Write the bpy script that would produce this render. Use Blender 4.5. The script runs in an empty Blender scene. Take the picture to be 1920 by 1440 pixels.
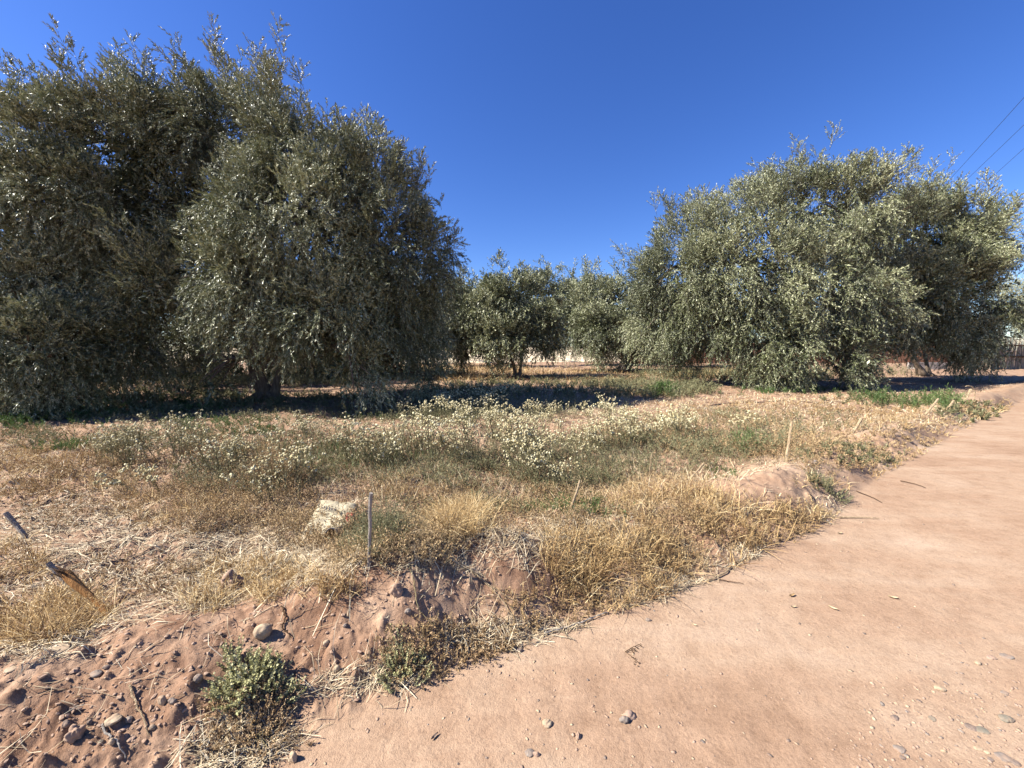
import bpy, math
import numpy as np
from math import radians as R

# ------------------------------------------------------------------ camera, world, sun, exposure
FPX, CH, PITCH = 721.0, 1.55, R(5.15)
scn = bpy.context.scene
col = scn.collection
cam_d = bpy.data.cameras.new('camera'); cam = bpy.data.objects.new('camera', cam_d); col.objects.link(cam)
cam.location = (0, 0, CH); cam.rotation_euler = (R(90) - PITCH, 0, 0)
cam_d.sensor_width = 36; cam_d.lens = FPX / 1920 * 36; cam_d.clip_start = 0.05; cam_d.clip_end = 2000
scn.camera = cam
SUN_ELEV = R(42); SX, SY = 0.985, 0.17            # the light travels to the right and slightly away
sun_d = bpy.data.lights.new('sun', 'SUN'); sun_d.energy = 5.0; sun_d.angle = R(0.5); sun_d.color = (1, .95, .86)
sun = bpy.data.objects.new('sun', sun_d); col.objects.link(sun)
sun.rotation_euler = (R(90) - SUN_ELEV, 0, math.atan2(-SX, SY) )
wd = bpy.data.worlds.new('World'); scn.world = wd; wd.use_nodes = True
nt = wd.node_tree; nt.nodes.clear()
sky = nt.nodes.new('ShaderNodeTexSky'); sky.sky_type = 'NISHITA'; sky.sun_disc = False
sky.sun_elevation = SUN_ELEV; sky.sun_rotation = math.atan2(-SX, -SY) % (2 * math.pi)
sky.air_density = 1.0; sky.dust_density = 0.25; sky.ozone_density = 5.5; sky.altitude = 300
hs = nt.nodes.new('ShaderNodeHueSaturation'); hs.inputs['Saturation'].default_value = 1.2
hs.inputs['Hue'].default_value = 0.517
bg = nt.nodes.new('ShaderNodeBackground'); bg.inputs['Strength'].default_value = 0.071
out = nt.nodes.new('ShaderNodeOutputWorld')
nt.links.new(sky.outputs[0], hs.inputs['Color']); nt.links.new(hs.outputs[0], bg.inputs[0]); nt.links.new(bg.outputs[0], out.inputs[0])
scn.view_settings.view_transform = 'Standard'; scn.view_settings.look = 'None'
scn.view_settings.exposure = 1.5; scn.view_settings.gamma = 1.0
scn.render.engine = 'CYCLES'
scn.cycles.max_bounces = 4; scn.cycles.diffuse_bounces = 1; scn.cycles.glossy_bounces = 1
scn.cycles.transmission_bounces = 2; scn.cycles.transparent_max_bounces = 2

# ------------------------------------------------------------------ helpers
rng = np.random.default_rng(11)
cp, sp = math.cos(PITCH), math.sin(PITCH)
def ray(px, py):
    cx = (px - 960) / FPX; cy = (720 - py) / FPX
    return np.array((cx, cp + cy * sp, -sp + cy * cp))
def G(px, py, z=0.0):                       # where a photo point lies on a level at height z
    d = ray(px, py); t = (z - CH) / d[2]; return np.array((d[0] * t, d[1] * t, z))
def D(px, py, Y):                           # a photo point at depth Y metres
    d = ray(px, py); t = Y / d[1]; return np.array((d[0] * t, Y, CH + d[2] * t))
def proj(x, y, z):
    dz = z - CH
    f = y * cp - dz * sp; u = y * sp + dz * cp
    f = np.maximum(f, 1e-3)
    return 960 + FPX * x / f, 720 - FPX * u / f

_tab = np.random.default_rng(5).random((256, 256))
def vn(x, y):
    xi = np.floor(x).astype(int); yi = np.floor(y).astype(int)
    fx = x - xi; fy = y - yi; fx = fx * fx * (3 - 2 * fx); fy = fy * fy * (3 - 2 * fy)
    a = _tab[xi & 255, yi & 255]; b = _tab[(xi + 1) & 255, yi & 255]
    c = _tab[xi & 255, (yi + 1) & 255]; d = _tab[(xi + 1) & 255, (yi + 1) & 255]
    return (a + (b - a) * fx) * (1 - fy) + (c + (d - c) * fx) * fy - 0.5
def fbm(x, y, sc, oc=4, seed=0.0, g=0.5):
    s = 0; a = 1.0
    for i in range(oc):
        ca, sa = math.cos(i * 1.1 + .4), math.sin(i * 1.1 + .4)
        s = s + a * vn((x * ca - y * sa) / sc + seed + i * 17.3, (x * sa + y * ca) / sc - seed * 1.7 + i * 5.1)
        a *= g; sc *= 0.5
    return s
def sstep(a, b, x):
    t = np.clip((x - a) / (b - a), 0, 1); return t * t * (3 - 2 * t)

# road edge in plan (x, y)
_re = np.array([(-60, -34), (-8, -2.9), (-.97, 1.30), (-.21, 1.79), (.85, 2.23), (2.78, 3.3), (4.32, 4.46), (7.7, 6.7), (12.7, 9.8), (40, 27), (400, 250)], float)
def dist_edge(x, y):                        # > 0 on the field side
    return (y - np.interp(x, _re[:, 0], _re[:, 1])) * .855 + 0.07 * fbm(x, y, .5, 3, 3.3)
_m = []
for px, py, z, a, s in ((790, 1058, .3, .17, .29), (968, 1035, .26, .14, .22), (640, 1105, .2, .06, .25), (1430, 885, .25, .12, .45),
                        (1560, 855, .2, .06, .4), (1700, 808, .2, .10, .6), (330, 1170, .2, .04, .4), (60, 1240, .2, .03, .4),
                        (1850, 745, .2, .12, 1.2), (1340, 905, -.1, -.16, .30), (1240, 880, 0, -.07, .4), (300, 960, 0, .06, .25), (420, 985, 0, .05, .2),
                        (1120, 1000, .1, .05, .3), (1490, 880, .15, .05, .2)):
    p = G(px, py, z); _m.append((p[0], p[1], a, s))
def height(x, y):
    x = np.asarray(x, float); y = np.asarray(y, float)
    d = dist_edge(x, y)
    near = np.exp(-np.hypot(x, y) / 9.0)
    wl = sstep(1.5, -.6, x)
    dr = 0.5 + 0.25 * wl
    up = sstep(-0.03, 1.0, d / dr); dn = 1 - .62 * sstep(dr, dr + .8, d)
    amp = .18 + .08 * fbm(x, y, 1.3, 2, 9.1)
    h = up * dn * amp
    for mx, my, a, s in _m:
        h = h + a * np.exp(-((x - mx) ** 2 + (y - my) ** 2) / (2 * s * s)) * (sstep(-.05, .3, d))
    field = sstep(.4, 1.6, d)
    h = h + field * (0.07 * fbm(x, y, 1.1, 3, 2.2) - .03)
    soil = sstep(-.02, .12, d)
    h = h + soil * (0.055 * fbm(x, y, .28, 4, 7.7, .55))
    cl = np.maximum(fbm(x, y, .075, 2, 1.4, .6), 0) ** 1.5; c2 = np.maximum(fbm(x, y, .032, 2, 5.4, .6), 0) + .35 * np.abs(fbm(x, y, .016, 2, 15.4, .6))         # lumps of broken soil
    h = h + soil * (.10 * cl + .028 * c2) * np.clip(0.55 + 1.6 * fbm(x, y, .6, 2, 4.0), .05, 1.2) * (1 - .75 * np.exp(-((x - _m[0][0]) ** 2 + (y - _m[0][1] + .1) ** 2) / .09))
    rd = 1 - soil
    h = h + rd * (.005 * fbm(x, y, .7, 3, 8.8) + .0025 * fbm(x, y, .10, 4, 6.1, .65) + .02 * fbm(x, y, 3.0, 2, 5.5))
    return h

def mesh_np(name, V, Q=None, T=None, mats=(), midx=None, smooth=False, attr=None, parent=None, link=True):
    V = np.ascontiguousarray(V, np.float32)
    nq = 0 if Q is None else len(Q); nt_ = 0 if T is None else len(T)
    me = bpy.data.meshes.new(name)
    me.vertices.add(len(V)); me.vertices.foreach_set('co', V.ravel())
    li = []
    if nq: li.append(np.asarray(Q).ravel())
    if nt_: li.append(np.asarray(T).ravel())
    li = np.concatenate(li).astype(np.int32)
    me.loops.add(len(li)); me.loops.foreach_set('vertex_index', li)
    tot = np.concatenate((np.full(nq, 4), np.full(nt_, 3))).astype(np.int32)
    st = np.concatenate(((0,), np.cumsum(tot)[:-1])).astype(np.int32)
    me.polygons.add(nq + nt_); me.polygons.foreach_set('loop_start', st); me.polygons.foreach_set('loop_total', tot)
    for m in mats: me.materials.append(m)
    if midx is not None: me.polygons.foreach_set('material_index', np.asarray(midx, np.int32))
    me.polygons.foreach_set('use_smooth', np.full(nq + nt_, bool(smooth)))
    if attr is not None:
        for k, v in attr.items():
            a = me.attributes.new(k, 'FLOAT', 'POINT'); a.data.foreach_set('value', np.ascontiguousarray(v, np.float32))
    me.update(calc_edges=True)
    if not link: return me
    o = bpy.data.objects.new(name, me); col.objects.link(o)
    if parent: o.parent = parent
    return o
def tag(o, label=None, cat=None, group=None, kind=None):
    if label: o['label'] = label
    if cat: o['category'] = cat
    if group: o['group'] = group
    if kind: o['kind'] = kind
    return o
def empty(name, loc, label, cat, group=None):
    o = bpy.data.objects.new(name, None); col.objects.link(o); o.location = loc; o.empty_display_size = .1
    return tag(o, label, cat, group)

class Acc:                                  # collects pieces into one mesh
    def __init__(s): s.V = []; s.Q = []; s.T = []; s.mq = []; s.mt = []; s.A = []; s.n = 0
    def add(s, V, Q=None, T=None, m=0, a=0.5):
        V = np.asarray(V, float); s.V.append(V)
        s.A.append(np.broadcast_to(np.asarray(a, float), (len(V),)))
        if Q is not None and len(Q): Q = np.asarray(Q); s.Q.append(Q + s.n); s.mq.append(np.full(len(Q), m))
        if T is not None and len(T): T = np.asarray(T); s.T.append(T + s.n); s.mt.append(np.full(len(T), m))
        s.n += len(V)
    def build(s, name, mats, parent=None, smooth=False, origin=None, link=True):
        V = np.concatenate(s.V)
        if origin is not None: V = V - np.asarray(origin, float)
        Q = np.concatenate(s.Q) if s.Q else None; T = np.concatenate(s.T) if s.T else None
        mi = np.concatenate(s.mq + s.mt)
        o = mesh_np(name, V, Q, T, mats, mi, smooth, {'v': np.concatenate(s.A)}, parent, link)
        if origin is not None and parent is None and link: o.location = tuple(float(c) for c in origin)
        return o

def tube(P, rad, sides=8, acc=None, m=0, a=.5, rough=0.0, seed=0):
    P = np.asarray(P, float); n = len(P); rad = np.broadcast_to(np.asarray(rad, float), (n,))
    T = np.gradient(P, axis=0); T /= np.linalg.norm(T, axis=1)[:, None] + 1e-9
    ref = np.array((0, 0, 1.)) if abs(T[0, 2]) < .8 else np.array((1., 0, 0))
    U = np.cross(T, ref); U /= np.linalg.norm(U, axis=1)[:, None] + 1e-9; W = np.cross(T, U)
    an = np.arange(sides) / sides * 2 * math.pi
    rr = rad[:, None] * np.ones(sides)
    if rough:
        g = np.random.default_rng(seed)
        ph = g.random(3) * 6
        s_ = np.arange(n)[:, None] / 3
        rr = rr * (1 + rough * (np.sin(an * 3 + ph[0] + s_ * .6) * .5 + np.sin(an * 5 + ph[1] - s_ * .5) * .35 + (g.random((n, sides)) - .5) * .6))
    V = P[:, None] + rr[..., None] * (np.cos(an)[None, :, None] * U[:, None] + np.sin(an)[None, :, None] * W[:, None])
    V = np.concatenate((V.reshape(-1, 3), P[:1], P[-1:]))
    i = np.arange(n - 1)[:, None] * sides; j = np.arange(sides)[None]; j2 = (j + 1) % sides
    Q = np.stack((i + j, i + j2, i + sides + j2, i + sides + j), -1).reshape(-1, 4)
    k = np.arange(sides); k2 = (k + 1) % sides; b = n * sides
    Tt = np.concatenate((np.stack((k2, k, np.full(sides, b)), -1), np.stack((k + (n - 1) * sides, k2 + (n - 1) * sides, np.full(sides, b + 1)), -1)))
    if acc is not None: acc.add(V, Q, Tt, m, a)
    return V, Q, Tt

def unit(v): return v / (np.linalg.norm(v, axis=-1, keepdims=True) + 1e-9)

# twigs with leaves, all at once: start S, direction Dn, length L, droop dr
def twigs(acc, S, Dn, L, dr, nleaf, ll, lw, g, stem_w=.003, spread=.62, m_leaf=0, m_stem=1, seg=3, t0=.08, tip=1.0, va=None, fold=0.0):
    n = len(S)
    L = np.broadcast_to(L, (n,)).astype(float); dr = np.broadcast_to(dr, (n,)).astype(float)
    def pos(t): return S[:, None] + Dn[:, None] * (L[:, None] * t)[..., None] - np.array((0, 0, 1.)) * (L[:, None] * dr[:, None] * t * t)[..., None]
    t = t0 + (1 - t0) * (np.arange(nleaf)[None] + g.random((n, nleaf)) * .8) / nleaf
    P = pos(t)
    Tn = unit(Dn[:, None] - np.array((0, 0, 1.)) * (2 * dr[:, None] * t)[..., None])
    R3 = unit(g.normal(size=(n, nleaf, 3)))
    perp = unit(R3 - (R3 * Tn).sum(-1, keepdims=True) * Tn)
    sprd = spread * (.6 + .8 * g.random((n, nleaf, 1)))
    A = unit(Tn + perp * sprd)
    N = g.normal(size=(n, nleaf, 3)) + np.array((0, 0, .6))
    Sd = unit(np.cross(A, N))
    sc = (.6 + .65 * g.random((n, nleaf, 1))) * (1 - (1 - tip) * t[..., None])
    l = ll * sc; w = lw * sc * .5
    mid = P + A * l * .5
    if fold: mid = mid - np.cross(A, Sd) * l * fold
    V = np.stack((P, mid + Sd * w, P + A * l, mid - Sd * w), 2).reshape(-1, 3)
    Q = np.arange(len(V)).reshape(-1, 4)
    if va is None: base = g.random((n, 1))
    else: base = np.asarray(va).reshape(n, 1)
    a = np.clip(base * .6 + .4 * g.random((n, nleaf)), 0, 1)
    acc.add(V, Q, None, m_leaf, np.repeat(a.ravel(), 4))
    if stem_w:
        ts = np.linspace(0, 1, seg + 1)[None] * np.ones((n, 1)); C = pos(ts)
        sd = unit(np.cross(Dn, g.normal(size=(n, 3))))[:, None]; sd2 = unit(np.cross(Dn, sd[:, 0]))[:, None]
        w = (stem_w * (1 - .7 * ts))[..., None] * .5
        for s_ in (sd, sd2)[:1 if stem_w < .004 else 2]:
            V = np.stack((C - s_ * w, C + s_ * w), 2).reshape(-1, 3)
            b = (np.arange(n) * (seg + 1) * 2)[:, None] + np.arange(seg)[None] * 2
            Q = np.stack((b, b + 1, b + 3, b + 2), -1).reshape(-1, 4)
            acc.add(V, Q, None, m_stem, .5)
    return pos

# ------------------------------------------------------------------ materials
def newmat(name):
    m = bpy.data.materials.new(name); m.use_nodes = True
    t = m.node_tree; b = t.nodes['Principled BSDF']; return m, t, b
def ramp(t, stops):
    r = t.nodes.new('ShaderNodeValToRGB'); e = r.color_ramp.elements
    while len(e) > 1: e.remove(e[-1])
    e[0].position = stops[0][0]; e[0].color = (*stops[0][1], 1)
    for p, c in stops[1:]:
        x = e.new(p); x.color = (*c, 1)
    return r
def attr_mat(name, stops, rough=.6, spec=.3, back=None, transl=0.0, K=.74):
    stops = [(p, tuple(K * c for c in q)) for p, q in stops]
    if back: back = [(p, tuple(K * c for c in q)) for p, q in back]
    m, t, b = newmat(name)
    a = t.nodes.new('ShaderNodeAttribute'); a.attribute_name = 'v'
    r = ramp(t, stops); t.links.new(a.outputs['Fac'], r.inputs[0])
    c = r.outputs[0]
    if back:
        g = t.nodes.new('ShaderNodeNewGeometry'); mx = t.nodes.new('ShaderNodeMix'); mx.data_type = 'RGBA'
        t.links.new(g.outputs['Backfacing'], mx.inputs[0]); t.links.new(c, mx.inputs[6])
        r2 = ramp(t, back); t.links.new(a.outputs['Fac'], r2.inputs[0]); t.links.new(r2.outputs[0], mx.inputs[7]); c = mx.outputs[2]
    t.links.new(c, b.inputs['Base Color']); b.inputs['Roughness'].default_value = rough
    b.inputs['Specular IOR Level'].default_value = spec
    if transl:
        tr = t.nodes.new('ShaderNodeBsdfTranslucent'); t.links.new(c, tr.inputs[0])
        ms = t.nodes.new('ShaderNodeMixShader'); ms.inputs[0].default_value = transl
        t.links.new(b.outputs[0], ms.inputs[1]); t.links.new(tr.outputs[0], ms.inputs[2])
        t.links.new(ms.outputs[0], t.nodes['Material Output'].inputs[0])
    return m
def noise(t, scale, detail=4, rough=.6, vec=None, dist=0.0):
    n = t.nodes.new('ShaderNodeTexNoise'); n.inputs['Scale'].default_value = scale; n.inputs['Detail'].default_value = detail
    n.inputs['Roughness'].default_value = rough; n.inputs['Distortion'].default_value = dist
    if vec: t.links.new(vec, n.inputs['Vector'])
    return n
def mix(t, fac, a, b, mode='MIX'):
    mx = t.nodes.new('ShaderNodeMix'); mx.data_type = 'RGBA'; mx.blend_type = mode
    for s, v in ((0, fac), (6, a), (7, b)):
        if isinstance(v, (int, float)): mx.inputs[s].default_value = v
        elif isinstance(v, tuple): mx.inputs[s].default_value = (*v, 1)
        else: t.links.new(v, mx.inputs[s])
    return mx.outputs[2]
def mth(t, op, a, b=None):
    n = t.nodes.new('ShaderNodeMath'); n.operation = op
    for i, v in enumerate((a, b)):
        if v is None: continue
        if isinstance(v, (int, float)): n.inputs[i].default_value = v
        else: t.links.new(v, n.inputs[i])
    return n.outputs[0]
def bump(t, b, h, strength, dist):
    bp = t.nodes.new('ShaderNodeBump'); bp.inputs['Strength'].default_value = strength; bp.inputs['Distance'].default_value = dist
    t.links.new(h, bp.inputs['Height']); t.links.new(bp.outputs[0], b.inputs['Normal']); return bp

# soil: one material for the field and the road, mixed by how trodden the soil is
SOIL, t, b = newmat('soil')
geo = t.nodes.new('ShaderNodeNewGeometry'); pos_ = geo.outputs['Position']
at = t.nodes.new('ShaderNodeAttribute'); at.attribute_name = 'v'
n1 = noise(t, 1.1, 6, .6, pos_); n2 = noise(t, 9, 5, .65, pos_); n3 = noise(t, 60, 4, .7, pos_); n4 = noise(t, 3.2, 4, .6, pos_, 1.2)
road_c = ramp(t, [(.34, (.25, .158, .10)), (.46, (.305, .202, .132)), (.53, (.33, .228, .152)), (.64, (.37, .268, .188))]); 
mp_ = t.nodes.new('ShaderNodeMapping'); mp_.inputs['Rotation'].default_value = (0, 0, R(-31)); mp_.inputs['Scale'].default_value = (.5, 3.2, 1); t.links.new(pos_, mp_.inputs[0])
n6 = noise(t, .9, 5, .65, mp_.outputs[0]); n1m = mth(t, 'ADD', mth(t, 'MULTIPLY', n1.outputs[0], .5), mth(t, 'MULTIPLY', n6.outputs[0], .5)); t.links.new(n1m, road_c.inputs[0])
bank_c = ramp(t, [(.3, (.16, .088, .053)), (.45, (.225, .133, .083)), (.6, (.29, .185, .120)), (.72, (.355, .242, .163))]); t.links.new(n4.outputs[0], bank_c.inputs[0])
c = mix(t, at.outputs['Fac'], bank_c.outputs[0], road_c.outputs[0])
r2_ = ramp(t, [(.3, (.80, .77, .75)), (.5, (1, 1, 1)), (.7, (1.10, 1.10, 1.10))]); t.links.new(n2.outputs[0], r2_.inputs[0])
c = mix(t, .75, c, r2_.outputs[0], 'MULTIPLY')
r3_ = ramp(t, [(.32, (.72, .70, .70)), (.5, (1, 1, 1)), (.68, (1.12, 1.12, 1.12))]); t.links.new(n3.outputs[0], r3_.inputs[0])
c = mix(t, .6, c, r3_.outputs[0], 'MULTIPLY')
n5 = noise(t, 240, 3, .7, pos_); r5_ = ramp(t, [(.3, (.70, .68, .66)), (.5, (1, 1, 1)), (.7, (1.2, 1.2, 1.2))]); t.links.new(n5.outputs[0], r5_.inputs[0])
c = mix(t, .6, c, r5_.outputs[0], 'MULTIPLY')
# tiny grit
vor = t.nodes.new('ShaderNodeTexVoronoi'); vor.inputs['Scale'].default_value = 110; t.links.new(pos_, vor.inputs['Vector'])
gr = ramp(t, [(.0, (1, 1, 1)), (.10, (1, 1, 1)), (.16, (0, 0, 0))]); t.links.new(vor.outputs['Distance'], gr.inputs[0])
gcol = ramp(t, [(.0, (.09, .07, .06)), (.35, (.19, .12, .08)), (.6, (.38, .27, .19)), (1, (.50, .42, .31))]); t.links.new(vor.outputs['Color'], gcol.inputs[0])
gm = mth(t, 'MULTIPLY', gr.outputs[0], mth(t, 'GREATER_THAN', n4.outputs[0], .47))
c = mix(t, mth(t, 'MULTIPLY', gm, .8), c, gcol.outputs[0])
t.links.new(c, b.inputs['Base Color']); b.inputs['Roughness'].default_value = .95; b.inputs['Specular IOR Level'].default_value = .1
h_ = mth(t, 'ADD', mth(t, 'ADD', mth(t, 'MULTIPLY', n3.outputs[0], .5), mth(t, 'MULTIPLY', n5.outputs[0], .16)), mth(t, 'ADD', mth(t, 'MULTIPLY', n2.outputs[0], .7), mth(t, 'MULTIPLY', gr.outputs[0], .2)))
bump(t, b, h_, .6, .02)

def stone_mat(name, c1, c2, sc=14):
    c1 = tuple(.66 * c for c in c1); c2 = tuple(.66 * c for c in c2)
    m, t, b = newmat(name)
    tc = t.nodes.new('ShaderNodeTexCoord'); n = noise(t, sc, 6, .65, tc.outputs['Object'])
    r = ramp(t, [(.33, c1), (.66, c2)]); t.links.new(n.outputs[0], r.inputs[0])
    n2 = noise(t, sc * 9, 3, .6, tc.outputs['Object'])
    cc = mix(t, .35, r.outputs[0], ramp_link(t, n2.outputs[0]), 'MULTIPLY')
    g2_ = t.nodes.new('ShaderNodeNewGeometry'); n7 = noise(t, 35, 4, .6, g2_.outputs['Position']); rr_ = ramp(t, [(.42, (0, 0, 0)), (.62, (1, 1, 1))]); t.links.new(n7.outputs[0], rr_.inputs[0])
    cc = mix(t, mth(t, 'ADD', mth(t, 'MULTIPLY', rr_.outputs[0], .45), .22), cc, (.29, .19, .125))      # dust
    t.links.new(cc, b.inputs['Base Color']); b.inputs['Roughness'].default_value = .9; b.inputs['Specular IOR Level'].default_value = .25
    bump(t, b, n2.outputs[0], .4, .004)
    return m
def ramp_link(t, s):
    r = ramp(t, [(.35, (.55, .55, .55)), (.6, (1.1, 1.1, 1.1))]); t.links.new(s, r.inputs[0]); return r.outputs[0]
ST_GREY = stone_mat('grey_stone', (.17, .16, .15), (.30, .28, .25))
ST_DARK = stone_mat('dark_stone', (.085, .085, .09), (.17, .16, .155))
ST_PALE = stone_mat('pale_stone', (.46, .35, .22), (.68, .56, .38))
ST_PINK = stone_mat('pinkish_stone', (.36, .24, .18), (.50, .36, .28))
ST_GREEN = stone_mat('greenish_stone', (.16, .17, .14), (.26, .26, .20))
ST_CLOD = stone_mat('dried_soil', (.38, .24, .17), (.56, .40, .29), 10)

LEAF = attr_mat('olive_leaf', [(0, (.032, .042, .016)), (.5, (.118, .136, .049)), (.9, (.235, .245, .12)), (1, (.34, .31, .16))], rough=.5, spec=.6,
                back=[(0, (.07, .08, .045)), (.6, (.39, .395, .23)), (1, (.58, .57, .36))], transl=.03, K=.92)  # low end of back ramp darkened to paint shade on inner crown leaves
TWIG = attr_mat('olive_twig', [(0, (.10, .09, .068)), (1, (.19, .175, .135))], .8, .15)
GOLD = attr_mat('dry_golden_grass', [(0, (.20, .11, .05)), (.3, (.42, .27, .12)), (.7, (.74, .53, .25)), (1, (.92, .76, .46))], .65, .25, transl=.2, K=.8)
STRAW = attr_mat('straw', [(0, (.25, .17, .11)), (.3, (.42, .31, .19)), (.7, (.64, .51, .32)), (1, (.80, .70, .50))], .6, .25)
BROWN = attr_mat('dry_brown_weed', [(0, (.17, .10, .05)), (.35, (.40, .26, .135)), (.75, (.64, .46, .25)), (1, (.80, .64, .40))], .75, .15, transl=.15)
OLIVEW = attr_mat('dull_green_weed', [(0, (.11, .11, .05)), (.5, (.23, .225, .115)), (1, (.42, .38, .22))], .65, .2, transl=.2)
GREEN = attr_mat('fresh_green_weed', [(0, (.05, .09, .025)), (.5, (.10, .17, .045)), (1, (.22, .28, .09))], .55, .3, transl=.25)
WEEDST = attr_mat('weed_stem', [(0, (.22, .18, .09)), (1, (.34, .28, .15))], .8, .1)
PUFF = attr_mat('cream_seed_head', [(0, (.40, .32, .16)), (.5, (.68, .59, .34)), (1, (.86, .78, .51))], .95, .02, transl=.08)
SALT = attr_mat('pale_saltbush_leaf', [(0, (.28, .27, .11)), (.5, (.48, .46, .22)), (1, (.68, .63, .36))], .6, .2, transl=.1)
def bark_mat(name, c1, c2, sc=5):
    m, t, b = newmat(name); tc = t.nodes.new('ShaderNodeTexCoord')
    mp = t.nodes.new('ShaderNodeMapping'); mp.inputs['Scale'].default_value = (3, 3, .7); t.links.new(tc.outputs['Object'], mp.inputs[0])
    n = noise(t, sc, 6, .7, mp.outputs[0], .6); r = ramp(t, [(.3, c1), (.65, c2)]); t.links.new(n.outputs[0], r.inputs[0])
    t.links.new(r.outputs[0], b.inputs['Base Color']); b.inputs['Roughness'].default_value = .9; b.inputs['Specular IOR Level'].default_value = .1
    bump(t, b, n.outputs[0], .9, .04); return m
BARK = bark_mat('olive_bark', (.075, .055, .042), (.24, .185, .14))
CANE = bark_mat('orange_brown_cane', (.20, .085, .03), (.52, .27, .10), 16)
WOODG = bark_mat('weathered_grey_wood', (.17, .15, .135), (.46, .41, .35), 14)
WOODP = bark_mat('pale_dry_cane', (.22, .155, .09), (.46, .35, .22), 12)
DARKW = bark_mat('dark_split_wood', (.04, .025, .015), (.12, .07, .04), 12)

# ------------------------------------------------------------------ ground and road (one heightfield, two surfaces)
def polar_ground():
    th = np.concatenate((np.radians(np.linspace(-180, -72, 60, endpoint=False)), np.radians(np.linspace(-72, 72, 900, endpoint=False)), np.radians(np.linspace(72, 180, 60))))
    r = np.concatenate(((0.02, .2, .4, .55), np.exp(np.linspace(math.log(.7), math.log(9), 560, endpoint=False)), np.exp(np.linspace(math.log(9), math.log(60), 220, endpoint=False)),
                        np.exp(np.linspace(math.log(60), math.log(900), 30))))
    RR, TT = np.meshgrid(r, th, indexing='ij')
    X = RR * np.sin(TT); Y = RR * np.cos(TT); Z = height(X, Y)
    fade = 1 - sstep(60, 120, RR); Z = Z * fade
    d = dist_edge(X, Y)
    trod = 1 - sstep(-.02, .25, d + .10 * fbm(X, Y, .3, 3, 12.0))
    trod = np.maximum(trod, .8 * sstep(1.0, 3, X) * (1 - sstep(1.2, 2.4, d))); trod = np.maximum(trod, .42 * sstep(.9, 1.8, d))
    nr, nth = RR.shape
    V = np.stack((X, Y, Z), -1).reshape(-1, 3)
    i, j = np.meshgrid(np.arange(nr - 1), np.arange(nth - 1), indexing='ij')
    Q = np.stack((i * nth + j, (i + 1) * nth + j, (i + 1) * nth + j + 1, i * nth + j + 1), -1).reshape(-1, 4)[:, ::-1]
    dq = d.ravel()[Q].mean(1)
    isroad = (dq < 0) & (dq > -4.6)
    for nm, sel, kind in (('dirt_road', isroad, 'structure'), ('ground', ~isroad, 'structure')):
        q = Q[sel]; u, inv = np.unique(q, return_inverse=True)
        o = mesh_np(nm, V[u], inv.reshape(-1, 4), None, (SOIL,), None, True, {'v': trod.ravel()[u]})
        tag(o, {'dirt_road': 'pinkish tan trodden dirt road running off to the right', 'ground': 'reddish dry soil of the olive grove with a low bank along the road'}[nm], {'dirt_road': 'road', 'ground': 'ground'}[nm], None, kind)
polar_ground()

# ------------------------------------------------------------------ olive trees
def lobe(px, py, Y, rx, ry, rd, w=1.0):
    c = D(px, py, Y); s = Y / FPX
    return (*c, rx * s, rd, ry * s, w)
def vn3(P, sc):
    return (vn(P[:, 0] / sc + P[:, 2] * .37 / sc, P[:, 1] / sc) + vn(P[:, 2] / sc + 31.7, P[:, 0] / sc - P[:, 1] * .43 / sc + 9.1))

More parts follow.
